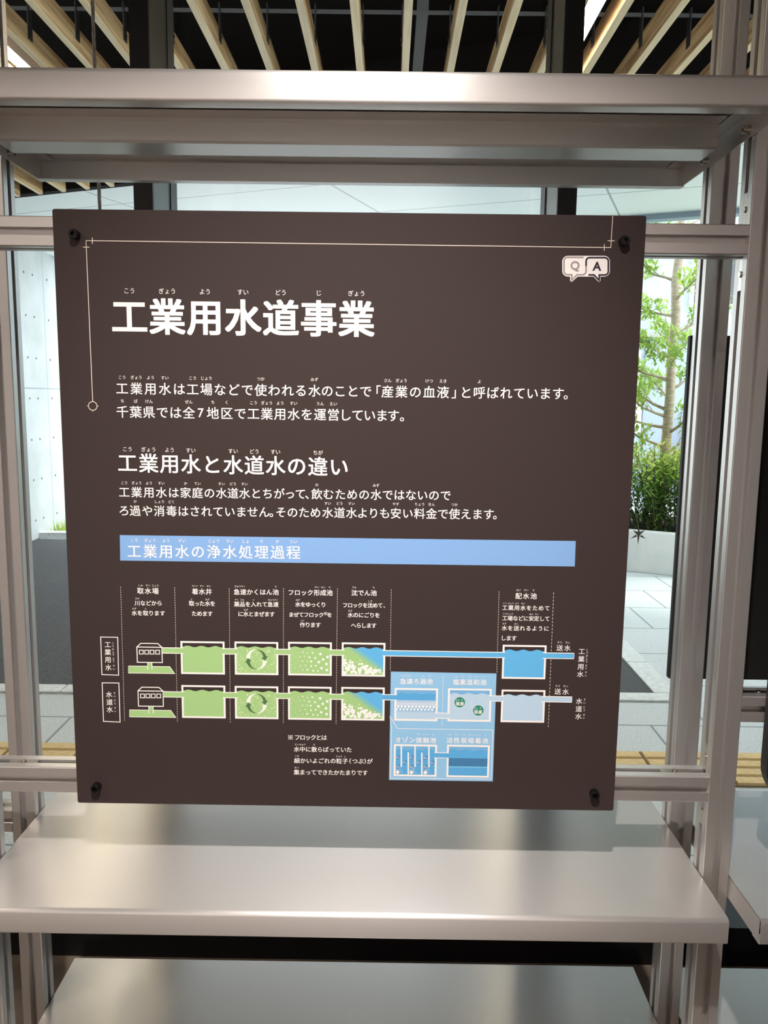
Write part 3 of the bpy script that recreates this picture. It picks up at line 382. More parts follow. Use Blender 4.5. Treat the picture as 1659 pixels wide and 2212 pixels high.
(5,'w','D'):[4010,6383,96,4216,6399,180,4000,6291,128,4062,6256,117,4136,6421,145,4100,6277,153,4491,6387,117,4392,6449,223,4097,6329,205,4286,6404,129,3968,6434,225,4278,6346,193,4371,6374,139,4422,6410,177,4006,6353,174,4495,6419,172,3982,6331,133,4325,6434,170,4230,6302,191,4083,6429,227,4181,6401,119,3979,6252,170,4229,6360,155,3971,6284,126,4332,6383,174,4533,6437,96,4395,6397,107,4014,6416,102,4133,6365,120,4192,6446,125,4043,6348,143,4455,6389,128,4050,6394,134,4188,6310,118,4211,6431,98,4365,6411,214,4181,6368,139,4000,6195,66,4203,6246,76,4159,6276,65,4310,6317,66,4431,6347,66,4007,7056,96,4214,7072,180,3997,6964,128,4059,6928,117,4133,7094,145,4097,6950,153,4489,7060,117,4390,7122,223,4095,7002,205,4284,7078,129,3965,7107,225,4276,7019,193,4369,7047,139,4420,7083,177,4003,7026,174,4493,7092,172,3978,7004,133,4323,7107,170,4227,6975,191,4080,7102,227,4179,7074,119,3976,6925,170,4226,7033,155,3967,6957,126,4330,7056,174,4532,7110,96,4393,7071,107,4011,7089,102,4130,7038,120,4190,7119,125,4040,7021,143,4453,7062,128,4047,7067,134,4185,6983,118,4209,7104,98,4179,7041,139,3997,6868,66,4200,6918,76,4156,6949,65,4308,6990,66,4429,7020,66,4746,6847,36,4757,6847,36,4769,6847,36,4780,6847,36,4791,6847,36,4802,6847,36,4813,6847,36,4824,6847,36,4835,6847,36,4846,6847,36,4857,6847,36,4868,6847,36,4880,6847,36,4891,6847,36,4902,6847,36,4913,6847,36,4924,6847,36,4935,6847,36,4946,6847,36,4957,6847,36,4968,6847,36,4979,6847,36,4991,6847,36,5002,6847,36,5013,6847,36,5024,6847,36,5035,6847,36,5046,6847,36,5057,6847,36,5068,6847,36,5079,6847,36,5090,6847,36,5102,6847,36,5113,6847,36,5124,6847,36,5135,6847,36,5146,6847,36,5157,6847,36,5168,6847,36,5179,6847,36,5190,6847,36,5201,6847,36,5213,6847,36,5224,6847,36,5235,6847,36,5246,6847,36,5257,6847,36,5268,6847,36,5279,6847,36,5290,6847,36,5301,6847,36,5312,6847,36,4752,6859,36,4763,6859,36,4774,6859,36,4785,6859,36,4796,6859,36,4807,6859,36,4818,6859,36,4830,6859,36,4841,6859,36,4852,6859,36,4863,6859,36,4874,6859,36,4885,6859,36,4896,6859,36,4907,6859,36,4918,6859,36,4929,6859,36,4941,6859,36,4952,6859,36,4963,6859,36,4974,6859,36,4985,6859,36,4996,6859,36,5007,6859,36,5018,6859,36,5029,6859,36,5040,6859,36,5052,6859,36,5063,6859,36,5074,6859,36,5085,6859,36,5096,6859,36,5107,6859,36,5118,6859,36,5129,6859,36,5140,6859,36,5151,6859,36,5163,6859,36,5174,6859,36,5185,6859,36,5196,6859,36,5207,6859,36,5218,6859,36,5229,6859,36,5240,6859,36,5251,6859,36,5262,6859,36,5274,6859,36,5285,6859,36,5296,6859,36,5307,6859,36,5318,6859,36,4746,6870,36,4757,6870,36,4769,6870,36,4780,6870,36,4791,6870,36,4802,6870,36,4813,6870,36,4824,6870,36,4835,6870,36,4846,6870,36,4857,6870,36,4868,6870,36,4880,6870,36,4891,6870,36,4902,6870,36,4913,6870,36,4924,6870,36,4935,6870,36,4946,6870,36,4957,6870,36,4968,6870,36,4979,6870,36,4991,6870,36,5002,6870,36,5013,6870,36,5024,6870,36,5035,6870,36,5046,6870,36,5057,6870,36,5068,6870,36,5079,6870,36,5090,6870,36,5102,6870,36,5113,6870,36,5124,6870,36,5135,6870,36,5146,6870,36,5157,6870,36,5168,6870,36,5179,6870,36,5190,6870,36,5201,6870,36,5213,6870,36,5224,6870,36,5235,6870,36,5246,6870,36,5257,6870,36,5268,6870,36,5279,6870,36,5290,6870,36,5301,6870,36,5312,6870,36,4746,6883,66,4765,6883,66,4784,6883,66,4802,6883,66,4821,6883,66,4840,6883,66,4859,6883,66,4877,6883,66,4896,6883,66,4915,6883,66,4933,6883,66,4952,6883,66,4971,6883,66,4989,6883,66,5008,6883,66,5027,6883,66,5046,6883,66,5064,6883,66,5083,6883,66,5102,6883,66,5120,6883,66,5139,6883,66,5158,6883,66,5176,6883,66,5195,6883,66,5214,6883,66,5233,6883,66,5251,6883,66,5270,6883,66,5289,6883,66,5307,6883,66,4756,6898,66,4774,6898,66,4793,6898,66,4812,6898,66,4830,6898,66,4849,6898,66,4868,6898,66,4887,6898,66,4905,6898,66,4924,6898,66,4943,6898,66,4961,6898,66,4980,6898,66,4999,6898,66,5017,6898,66,5036,6898,66,5055,6898,66,5074,6898,66,5092,6898,66,5111,6898,66,5130,6898,66,5148,6898,66,5167,6898,66,5186,6898,66,5204,6898,66,5223,6898,66,5242,6898,66,5261,6898,66,5279,6898,66,5298,6898,66,5317,6898,66,4746,6913,66,4765,6913,66,4784,6913,66,4802,6913,66,4821,6913,66,4840,6913,66,4859,6913,66,4877,6913,66,4896,6913,66,4915,6913,66,4933,6913,66,4952,6913,66,4971,6913,66,4989,6913,66,5008,6913,66,5027,6913,66,5046,6913,66,5064,6913,66,5083,6913,66,5102,6913,66,5120,6913,66,5139,6913,66,5158,6913,66,5176,6913,66,5195,6913,66,5214,6913,66,5233,6913,66,5251,6913,66,5270,6913,66,5289,6913,66,5307,6913,66,4756,6927,66,4774,6927,66,4793,6927,66,4812,6927,66,4830,6927,66,4849,6927,66,4868,6927,66,4887,6927,66,4905,6927,66,4924,6927,66,4943,6927,66,4961,6927,66,4980,6927,66,4999,6927,66,5017,6927,66,5036,6927,66,5055,6927,66,5074,6927,66,5092,6927,66,5111,6927,66,5130,6927,66,5148,6927,66,5167,6927,66,5186,6927,66,5204,6927,66,5223,6927,66,5242,6927,66,5261,6927,66,5279,6927,66,5298,6927,66,5317,6927,66,4748,6983,175,4800,6983,175,4852,6983,175,4904,6983,175,4956,6983,175,5008,6983,175,5060,6983,175,5112,6983,175,5164,6983,175,5216,6983,175,5268,6983,175,5668,6862,840,5943,6984,840,4805,7922,20,4838,7945,25,4808,7900,20,4835,7917,32,4826,7966,32,4732,7920,25,4820,7953,20,4847,7953,32,4839,7965,32,4740,7912,20,4744,7917,20,4811,7928,20,4845,7941,25,4763,7938,32,4841,7975,20,4804,7913,32,4752,7931,25,4790,7926,32,4778,7932,25,4796,7909,20,4766,7905,32,4758,7945,32,4825,7909,20,4756,7921,32,4771,7920,32,4819,7931,20,4820,7946,20,4816,7937,32,4970,7914,20,5012,7930,25,5014,7897,32,5029,7921,20,5058,7969,20,5020,7944,20,4993,7933,20,5021,7909,25,5031,7935,25,5020,7956,32,5003,7932,20,4974,7932,20,5016,7916,25,5040,7962,32,4952,7931,32,5003,7913,32,4976,7905,20,5013,7911,20,4988,7933,20,5025,7962,32,4981,7932,20,5025,7928,32,5037,7922,20,5217,7919,20,5138,7924,20,5236,7958,20,5211,7932,20,5223,7958,20,5143,7918,25,5209,7919,32,5192,7933,25,5174,7943,20,5213,7924,20,5194,7904,20,5245,7925,25,5167,7902,20,5152,7911,20,5239,7968,25,5199,7912,25,5231,7947,25,5226,7901,25,5204,7926,32,5241,7914,32,5263,7962,32,5185,7926,32,5237,7934,20,5259,7935,25,5227,7964,20,5187,7912,25,5193,7916,32],
(5.08,'w','D'):[3970,6295,192,4360,6429,148,4449,6403,223,4342,6382,186,4273,6373,217,3995,6378,137,4128,6342,163,4212,6386,157,3965,6328,115,4224,6347,117,4196,6427,187,3988,6240,152,4396,6439,142,4292,6438,218,4005,6346,102,3986,6453,144,4110,6413,179,4046,6363,205,4079,6284,143,4408,6389,136,4151,6443,155,4066,6250,94,4483,6386,140,4036,6325,152,4096,6309,142,4308,6335,212,4194,6302,138,4507,6388,74,3967,6968,192,4358,7102,148,4447,7076,223,4340,7055,186,4271,7046,217,3992,7051,137,4125,7015,163,4210,7059,157,3962,7001,115,4222,7020,117,4193,7100,187,3985,6913,152,4394,7112,142,4290,7111,218,4002,7019,102,3983,7126,144,4107,7086,179,4043,7036,205,4076,6957,143,4406,7062,136,4148,7117,155,4063,6923,94,4085,7024,216,4482,7059,140,4034,6998,152,4093,6982,142,4306,7008,212,4192,6975,138,4505,7061,74,4770,6945,175,4822,6945,175,4874,6945,175,4926,6945,175,4978,6945,175,5030,6945,175,5082,6945,175,5134,6945,175,5186,6945,175,5238,6945,175,5290,6945,175,4778,7903,25,4826,7965,25,4820,7955,32,4761,7935,20,4841,7943,32,4786,7931,25,4773,7932,25,4848,7957,25,4807,7922,32,4761,7919,32,4980,7898,20,4995,7893,25,5017,7943,25,5019,7911,25,4999,7900,32,4970,7933,25,5058,7974,25,4989,7900,32,5002,7894,20,5038,7959,20,4999,7913,20,5041,7969,32,5034,7966,32,5222,7958,32,5210,7918,25,5153,7912,25,5214,7930,25,5202,7893,32,5184,7932,32,5244,7921,32,5207,7929,32,5243,7913,20],
(5.16,'w','D'):[4004,6296,213,4261,6339,187,4317,6407,194,4434,6430,134,4215,6379,134,4289,6376,207,3995,6249,102,4202,6437,206,4194,6397,103,4421,6391,112,4029,6390,216,4362,6357,158,4384,6429,174,3997,6434,183,4087,6351,216,4141,6429,190,4054,6280,152,4051,6322,200,4225,6350,124,4001,6969,213,4258,7012,187,4315,7080,194,4432,7103,134,4212,7052,134,4286,7049,207,3992,6922,102,4200,7110,206,4191,7070,103,4419,7064,112,4026,7063,216,4360,7030,158,4382,7102,174,3994,7107,183,4138,7102,190,4051,6953,152,4109,7050,217,4048,6995,200,4222,7023,124,4763,7937,20,4773,7935,32,4977,7903,32,5018,7944,32,4968,7933,32,5016,7910,20,5221,7960,32,5206,7914,32,5212,7917,20],
(5.24,'w','D'):[4254,6357,186,4198,6391,209,4431,6395,224,4408,6430,139,4015,6374,165,4346,6421,122,4134,6442,129,3984,6276,125,4112,6377,217,4252,7030,186,4196,7064,209,4429,7068,224,4406,7103,139,4012,7047,165,4344,7094,122,4131,7115,129,3981,6949,125,5225,7962,25],
(5.32,'w','D'):[4288,6339,206,4009,6388,126,4245,6358,110,4286,7012,206,4006,7061,126,4243,7031,110,4363,7084,214],
(3,'blue','P'):[[6285,6073,6301,6069,6318,6063,6335,6058,6352,6054,6368,6052,6385,6053,6402,6057,6418,6063,6435,6068,6452,6072,6469,6074,6485,6073,6502,6069,6519,6063,6535,6058,6552,6054,6569,6052,6586,6053,6602,6057,6619,6063,6636,6068,6652,6072,6669,6074,6686,6073,6702,6069,6719,6063,6736,6058,6753,6054,6769,6052,6786,6053,6803,6057,6819,6063,6836,6068,6853,6072,6870,6074,6886,6073,6886,6477,6285,6477]],
(3,'ice','P'):[[6291,6749,6307,6745,6324,6739,6341,6734,6358,6730,6375,6728,6391,6729,6408,6733,6425,6739,6442,6744,6459,6748,6476,6750,6492,6749,6509,6745,6526,6739,6543,6734,6560,6730,6576,6728,6593,6729,6610,6733,6627,6739,6644,6744,6660,6748,6677,6750,6694,6749,6711,6745,6728,6739,6745,6734,6761,6730,6778,6728,6795,6729,6812,6733,6829,6739,6845,6744,6862,6748,6879,6750,6896,6749,6896,7141,6291,7141],[5509,6741,5526,6737,5543,6732,5560,6726,5577,6722,5593,6721,5610,6722,5627,6726,5644,6731,5660,6737,5677,6741,5694,6743,5711,6741,5728,6737,5744,6732,5761,6726,5778,6722,5795,6721,5811,6722,5828,6726,5845,6731,5862,6737,5879,6741,5895,6743,5912,6741,5929,6737,5946,6732,5963,6726,5979,6722,5996,6721,6013,6722,6030,6726,6046,6731,6063,6737,6080,6741,6097,6743,6114,6741,6114,7140,5509,7140]],
(2,'sky2','P'):[[4714,6659,5346,6659,5346,7159,4714,7159],[5493,6652,6130,6652,6130,7157,5493,7157],[4716,7523,5351,7523,5351,8021,4716,8021],[5499,7520,6129,7520,6129,8023,5499,8023]],
(3,'blue2','P'):[[4731,6748,4747,6744,4764,6738,4781,6733,4797,6729,4814,6727,4831,6729,4847,6733,4864,6738,4881,6744,4897,6748,4914,6749,4931,6748,4947,6744,4964,6738,4980,6733,4997,6729,5014,6727,5030,6729,5047,6733,5064,6738,5080,6744,5097,6748,5114,6749,5130,6748,5147,6744,5164,6738,5180,6733,5197,6729,5213,6727,5230,6729,5247,6733,5263,6738,5280,6744,5297,6748,5313,6749,5330,6748,5330,7142,4731,7142],[4733,7612,4750,7608,4766,7603,4783,7597,4800,7593,4817,7591,4833,7593,4850,7597,4867,7602,4883,7608,4900,7612,4917,7613,4934,7612,4950,7608,4967,7603,4984,7597,5000,7593,5017,7591,5034,7593,5051,7597,5067,7602,5084,7608,5101,7612,5118,7613,5134,7612,5151,7608,5168,7603,5184,7597,5201,7593,5218,7591,5235,7593,5251,7597,5268,7602,5285,7608,5302,7612,5318,7613,5335,7612,5335,8004,4733,8004],[5515,7609,5532,7605,5549,7599,5565,7594,5582,7590,5598,7588,5615,7590,5631,7594,5648,7599,5665,7605,5681,7609,5698,7610,5714,7609,5731,7605,5748,7599,5764,7594,5781,7590,5797,7588,5814,7590,5830,7594,5847,7599,5864,7605,5880,7609,5897,7610,5913,7609,5930,7605,5946,7599,5963,7594,5980,7590,5996,7588,6013,7590,6029,7594,6046,7599,6063,7605,6079,7609,6096,7610,6112,7609,6112,8007,5515,8007]],
(4,'ice','P'):[[4734,6842,5326,6842,5326,7139,4734,7139]],
(4.5,'sky3','P'):[[4734,6842,5326,6842,5326,7024,4734,7024]],
(4.08,'w','D'):[5840,6859,30,5694,6877,22,5834,6867,38,5666,6922,22,5926,6765,22,5868,6928,38],
(4.16,'w','D'):[5830,6871,30],
(6,'teal','D'):[5668,6862,800,5943,6984,800],
(6.2,'w','L'):[[2.1,4824,7526,4830,7876],[2.1,4929,7648,4935,8017],[2.1,5026,7523,5032,7873],[2.1,5129,7648,5136,8014],[2.1,5231,7520,5238,7876]],
(5,'deep_blue','D'):[4779,7727,290,4981,7727,290,5188,7727,290,4880,7802,290,5084,7801,290,5288,7802,290,4781,7871,290,4983,7871,290,5190,7868,290],
(6,'w','D'):[4775,7959,270,4981,7959,270,5186,7959,270],
(5,'navy','D'):[5531,7734,68,5551,7734,68,5571,7734,68,5591,7734,68,5611,7734,68,5631,7734,68,5651,7734,68,5671,7734,68,5691,7734,68,5711,7734,68,5731,7734,68,5751,7734,68,5771,7734,68,5791,7734,68,5811,7734,68,5831,7734,68,5851,7734,68,5871,7734,68,5891,7734,68,5911,7734,68,5931,7734,68,5951,7734,68,5971,7734,68,5991,7734,68,6011,7734,68,6031,7734,68,6051,7734,68,6071,7734,68,6091,7734,68,5541,7750,68,5561,7750,68,5581,7750,68,5601,7750,68,5621,7750,68,5641,7750,68,5661,7750,68,5681,7750,68,5701,7750,68,5721,7750,68,5741,7750,68,5761,7750,68,5781,7750,68,5801,7750,68,5821,7750,68,5841,7750,68,5861,7750,68,5881,7750,68,5901,7750,68,5921,7750,68,5941,7750,68,5961,7750,68,5981,7750,68,6001,7750,68,6021,7750,68,6041,7750,68,6061,7750,68,6081,7750,68,6101,7750,68,5531,7765,68,5551,7765,68,5571,7765,68,5591,7765,68,5611,7765,68,5631,7765,68,5651,7765,68,5671,7765,68,5691,7765,68,5711,7765,68,5731,7765,68,5751,7765,68,5771,7765,68,5791,7765,68,5811,7765,68,5831,7765,68,5851,7765,68,5871,7765,68,5891,7765,68,5911,7765,68,5931,7765,68,5951,7765,68,5971,7765,68,5991,7765,68,6011,7765,68,6031,7765,68,6051,7765,68,6071,7765,68,6091,7765,68,5541,7781,68,5561,7781,68,5581,7781,68,5601,7781,68,5621,7781,68,5641,7781,68,5661,7781,68,5681,7781,68,5701,7781,68,5721,7781,68,5741,7781,68,5761,7781,68,5781,7781,68,5801,7781,68,5821,7781,68,5841,7781,68,5861,7781,68,5881,7781,68,5901,7781,68,5921,7781,68,5941,7781,68,5961,7781,68,5981,7781,68,6001,7781,68,6021,7781,68,6041,7781,68,6061,7781,68,6081,7781,68,6101,7781,68,5531,7796,68,5551,7796,68,5571,7796,68,5591,7796,68,5611,7796,68,5631,7796,68,5651,7796,68,5671,7796,68,5691,7796,68,5711,7796,68,5731,7796,68,5751,7796,68,5771,7796,68,5791,7796,68,5811,7796,68,5831,7796,68,5851,7796,68,5871,7796,68,5891,7796,68,5911,7796,68,5931,7796,68,5951,7796,68,5971,7796,68,5991,7796,68,6011,7796,68,6031,7796,68,6051,7796,68,6071,7796,68,6091,7796,68,5541,7812,68,5561,7812,68,5581,7812,68,5601,7812,68,5621,7812,68,5641,7812,68,5661,7812,68,5681,7812,68,5701,7812,68,5721,7812,68,5741,7812,68,5761,7812,68,5781,7812,68,5801,7812,68,5821,7812,68,5841,7812,68,5861,7812,68,5881,7812,68,5901,7812,68,5921,7812,68,5941,7812,68,5961,7812,68,5981,7812,68,6001,7812,68,6021,7812,68,6041,7812,68,6061,7812,68,6081,7812,68,6101,7812,68,5531,7827,68,5551,7827,68,5571,7827,68,5591,7827,68,5611,7827,68,5631,7827,68,5651,7827,68,5671,7827,68,5691,7827,68,5711,7827,68,5731,7827,68,5751,7827,68,5771,7827,68,5791,7827,68,5811,7827,68,5831,7827,68,5851,7827,68,5871,7827,68,5891,7827,68,5911,7827,68,5931,7827,68,5951,7827,68,5971,7827,68,5991,7827,68,6011,7827,68,6031,7827,68,6051,7827,68,6071,7827,68,6091,7827,68,5541,7843,68,5561,7843,68,5581,7843,68,5601,7843,68,5621,7843,68,5641,7843,68,5661,7843,68,5681,7843,68,5701,7843,68,5721,7843,68,5741,7843,68,5761,7843,68,5781,7843,68,5801,7843,68,5821,7843,68,5841,7843,68,5861,7843,68,5881,7843,68,5901,7843,68,5921,7843,68,5941,7843,68,5961,7843,68,5981,7843,68,6001,7843,68,6021,7843,68,6041,7843,68,6061,7843,68,6081,7843,68,6101,7843,68],
(5,'cyan','P'):[[5531,7859,5546,7859,5546,7870,5531,7870],[5553,7859,5568,7859,5568,7870,5553,7870],[5576,7859,5591,7859,5591,7870,5576,7870],[5598,7859,5613,7859,5613,7870,5598,7870],[5621,7859,5636,7859,5636,7870,5621,7870],[5643,7859,5658,7859,5658,7870,5643,7870],[5666,7859,5681,7859,5681,7870,5666,7870],[5688,7859,5703,7859,5703,7870,5688,7870],[5711,7859,5726,7859,5726,7870,5711,7870],[5733,7859,5748,7859,5748,7870,5733,7870],[5756,7859,5771,7859,5771,7870,5756,7870],[5778,7859,5793,7859,5793,7870,5778,7870],[5801,7859,5816,7859,5816,7870,5801,7870],[5823,7859,5838,7859,5838,7870,5823,7870],[5846,7859,5861,7859,5861,7870,5846,7870],[5868,7859,5883,7859,5883,7870,5868,7870],[5891,7859,5906,7859,5906,7870,5891,7870],[5913,7859,5928,7859,5928,7870,5913,7870],[5936,7859,5951,7859,5951,7870,5936,7870],[5958,7859,5973,7859,5973,7870,5958,7870],[5981,7859,5996,7859,5996,7870,5981,7870],[6003,7859,6018,7859,6018,7870,6003,7870],[6026,7859,6041,7859,6041,7870,6026,7870],[6048,7859,6063,7859,6063,7870,6048,7870],[6071,7859,6086,7859,6086,7870,6071,7870],[6093,7859,6108,7859,6108,7870,6093,7870]],
(7,'green','P'):[[1330,6104,1637,6103,1637,6177,1330,6178],[2200,6104,2426,6103,2426,6177,2200,6178],[2974,6101,3199,6101,3199,6175,2974,6175],[3753,6099,3978,6099,3978,6173,3753,6173],[1325,6768,1633,6769,1633,6843,1325,6842],[2200,6767,2419,6767,2419,6841,2200,6841],[2972,6766,3196,6767,3196,6841,2972,6840],[3755,6768,3978,6769,3978,6843,3755,6842]],
(8,'w','L'):[[1.15,1330,6100,1637,6099],[1.15,1330,6182,1637,6181],[1.15,2200,6100,2426,6099],[1.15,2200,6182,2426,6181],[1.15,2974,6097,3199,6097],[1.15,2974,6179,3199,6179],[1.15,3753,6095,3978,6095],[1.15,3753,6177,3978,6177],[1.15,4529,6094,6308,6096],[1.15,4529,6176,6308,6178],[1.15,6852,6096,7305,6095],[1.15,6852,6178,7305,6177],[0.6,7305,6095,7305,6177],[1.15,1325,6764,1633,6765],[1.15,1325,6846,1633,6847],[1.15,2200,6763,2419,6763],[1.15,2200,6845,2419,6845],[1.15,2972,6762,3196,6763],[1.15,2972,6844,3196,6845],[1.15,3755,6764,3978,6765],[1.15,3755,6846,3978,6847],[1.15,4530,6761,4750,6761],[1.15,4530,6843,4750,6843],[1.15,5311,7030,5524,7034],[1.15,5311,7112,5524,7116],[1.15,6093,6755,6313,6758],[1.15,6093,6837,6313,6840],[1.15,6857,6754,7304,6755],[1.15,6857,6836,7304,6837],[0.6,7304,6755,7304,6837],[1.15,5313,7644,5528,7646],[1.15,5313,7726,5528,7728]],
(7,'blue','P'):[[4529,6098,6308,6100,6308,6174,4529,6172],[6852,6100,7305,6099,7305,6173,6852,6174]],
(7,'blue2','P'):[[4530,6765,4750,6765,4750,6839,4530,6839],[5313,7648,5528,7650,5528,7724,5313,7722]],
(7,'ice','P'):[[5311,7034,5524,7038,5524,7112,5311,7108],[6093,6759,6313,6762,6313,6836,6093,6833],[6857,6758,7304,6759,7304,6833,6857,6832]],
(4,'w','L'):[[0.9,829,6384,1109,6383],[0.9,1178,6384,1431,6384,1501,6489,825,6490],[0.5,829,6384,825,6490],[0.9,824,7052,1107,7052],[0.9,1177,7053,1431,7052,1502,7159,821,7160],[0.5,824,7052,821,7160]],
(4.2,'green','P'):[[1109,6331,1177,6331,1174,6434,1106,6435],[1107,6999,1176,6999,1173,7103,1104,7104]],
(5,'w','L'):[[1.0,1111,6331,1109,6435],[1.0,1174,6331,1173,6434],[1.0,1109,6999,1107,7104],[1.0,1173,6999,1171,7103]],
(6.15,'w','L'):[[1.35,961,6095,1019,6039,1267,6039,1325,6095],[1.35,958,6759,1016,6702,1266,6702,1325,6759]],
(2,'w','P'):[[6893,607,6895,588,6902,570,6913,554,6929,542,6947,535,6967,532,7457,526,7477,529,7496,536,7512,547,7525,563,7534,580,7537,600,7543,724,7542,744,7535,762,7524,777,7508,789,7490,797,7471,800,6978,805,6958,803,6940,796,6923,784,6910,769,6902,751,6899,732]],
(3,'w','P'):[[7008,796,7011,857,7019,870,7032,872,7043,866,7116,799],[7320,797,7392,864,7406,870,7417,865,7423,852,7420,791]],
(4,'grey','L'):[[2.1,7179,550,6963,552,6951,554,6939,559,6930,566,6923,576,6918,587,6917,599,6923,735,6925,747,6930,758,6938,768,6949,775,6961,780,6973,781,7033,780,7031,853,7100,780,7175,779,7187,777,7198,772,7208,765,7215,755,7220,744,7221,731,7218,665]],
(4.15,'ink','L'):[[2.3,7218,665,7216,601,7217,588,7221,577,7228,567,7238,559,7250,555,7262,553,7466,550,7478,552,7490,557,7501,564,7509,574,7515,585,7517,597,7523,730,7522,742,7518,754,7510,764,7501,771,7489,776,7477,778,7403,779,7404,849,7331,779,7255,780]],
}# ------------------------------------------------------------------ the setting: floor, ceiling, walls, facade, street
def box_struct(name, m, *b, label=None):
    q = MB(); q.box(*b); return struct(q.build(name, m), label)
FLOOR = mat('brown_floor', (.26, .20, .15, 1), .45); noise_color(FLOOR, (.22, .17, .13), (.30, .235, .18), 9)
WALLM = mat('warm_grey_wall', (.62, .56, .53, 1), .8)
DARKM = mat('dark_reflection_panel', (.035, .032, .032, 1), .5)
CEILM = mat('dark_timber_ceiling', (.10, .085, .065, 1), .8)
FY = 0.85                                                            # inner face of the glazed front
box_struct('floor', FLOOR, -5.0, 5.0, -5.0, FY, -.1, 0)
box_struct('ceiling', CEILM, -5.0, 5.0, -5.0, FY, 3.06, 3.2)
box_struct('wall_back', WALLM, -5.0, 5.0, -5.1, -5.0, 0, 3.06)
box_struct('wall_left', WALLM, -5.1, -5.0, -5.1, FY, 0, 3.06)
box_struct('wall_right', WALLM, 5.0, 5.1, -5.1, FY, 0, 3.06)
box_struct('unseen_dark_board', DARKM, .88, 2.9, -2.12, -2.0, 0, 1.80, label='unseen dark board, added to darken the post reflections')  # out of view; put in so the post fronts reflect something dark

# glazed front: sill, mullions, panes
box_struct('trim_2', BLACK, -5.0, 5.0, FY, FY + .20, 0, .112, label='black sill under the glass front')
GLASS = bpy.data.materials.new('clear_glass'); GLASS.use_nodes = True
gn = GLASS.node_tree; gn.nodes.clear()
go = gn.nodes.new('ShaderNodeOutputMaterial'); gm = gn.nodes.new('ShaderNodeMixShader'); gt = gn.nodes.new('ShaderNodeBsdfTransparent'); gg = gn.nodes.new('ShaderNodeBsdfGlossy'); gf = gn.nodes.new('ShaderNodeFresnel')
gt.inputs[0].default_value = (.96, .97, .965, 1); gg.inputs['Roughness'].default_value = 0.0; gf.inputs[0].default_value = 1.45
gn.links.new(gf.outputs[0], gm.inputs[0]); gn.links.new(gt.outputs[0], gm.inputs[1]); gn.links.new(gg.outputs[0], gm.inputs[2]); gn.links.new(gm.outputs[0], go.inputs[0])
for i in range(-4, 6):
    cx = -.5285 + .9985 * i
    if i < 5 and abs(cx + .5) < 4.6:
        q = MB(); q.box(cx + .02, cx + .9985 - .02, FY + .150, FY + .158, .10, 3.06)
        struct(q.build('window_%d' % (i + 5), GLASS), 'glass pane between two dark mullions')
    if abs(cx) < 5:
        q = MB(); q.box(cx - .0225, cx + .0225, FY, FY + .012, .112, 3.7); q.box(cx - .0225, cx + .0225, FY + .165, FY + .225, .112, 3.7)
        q.cur = 1; q.box(cx - .020, cx + .020, FY + .012, FY + .165, .112, 3.7)
        struct(q.build('trim_%d' % (i + 8), [BLACK, GREYM]), 'dark mullion of the glass front')

# slatted eave outside: black void, wooden slats, hanger bar
def slat_end(x): return 5.13 - .395 * (x + 2.707)
def eave_poly(x0, x1, pad=0.0): return [(x0, FY + .02), (x1, FY + .02), (x1, slat_end(x1) + pad), (x0, slat_end(x0) + pad)]
q = MB(); q.prism(eave_poly(-5.0, 5.0, .1), ZF, 3.55, 3.7); struct(q.build('ceiling', VOID), 'black void above the outdoor slats')
q = MB(); a, b = (-5.0, slat_end(-5.0) + .03), (5.0, slat_end(5.0) + .03)
q.prism([a, b, (b[0], b[1] + .08), (a[0], a[1] + .08)], ZF, 2.985, 3.7); struct(q.build('trim_20', VOID), 'black upstand behind the slat ends')
for s, x in ((-1, -5.0), (1, 4.92)):
    q = MB(); q.box(x, x + .08, FY + .02, slat_end(x), 2.985, 3.7); struct(q.build('trim_%d' % (22 + s), VOID))
ordin = ['first', 'second', 'third', 'fourth', 'fifth', 'sixth', 'seventh', 'eighth', 'ninth', 'tenth', 'eleventh', 'twelfth', 'thirteenth', 'fourteenth', 'fifteenth', 'sixteenth']
BLK2 = mat('black_bracket', (.02, .02, .021, 1), .5)
centre_n = 6
for n in range(-8, 17):
    xr = -1.2955 + .2032 * n; xl = xr - .033; ye = slat_end(xl)
    if n == centre_n: lab = 'pale wooden ceiling slat nearest straight above the panel centre'
    elif n < centre_n: lab = 'pale wooden ceiling slat, %s to the left of the central one' % ordin[centre_n - n - 1]
    else: lab = 'pale wooden ceiling slat, %s to the right of the central one' % ordin[n - centre_n - 1]
    s = thing('wooden_slat', lab, 'ceiling slat', (xl, FY + .3, 2.96), 'wooden slats of the outdoor ceiling')
    q = MB(); t = .033 * -.395
    q.prism([(xl, FY + .24), (xr, FY + .24), (xr, ye + t), (xl, ye)], ZF, 2.96, 3.056); q.mi = [1, 0, 0, 1][:0] + [1 if k in (1, 3) else 0 for k in range(len(q.f))]; q.build('timber', [WOOD, WOOD_SHADED], s, bevel=.0025)
    for yb in (2.53, 4.2):
        if yb < ye - .1:
            q = MB(); sx = 1 if n <= centre_n else -1; fx = xr if sx > 0 else xl
            q.box(min(fx, fx + sx * .004), max(fx, fx + sx * .004), yb, yb + .04, 2.998, 3.15); q.cyl((fx + sx * .004, yb + .02, 3.02), (fx + sx * .010, yb + .02, 3.02), .006, n=6)
            q.build('hanger_bracket', BLK2, s)
BARM = mat('grey_steel_bar', (.10, .105, .105, 1), .6, 0)
q = MB(); q.box(-5.0, 5.0, 2.545, 2.553, 3.118, 3.132)
tag(q.build('hanger_bar', BARM), 'thin grey steel bar running across above the wooden ceiling slats', 'bar')
q = MB(); q.box(.155, .205, 2.58, slat_end(.2) - .1, 3.15, 3.19)
tag(q.build('runner_channel', BARM), 'dull grey channel above the slats, running back from the steel bar', 'channel')
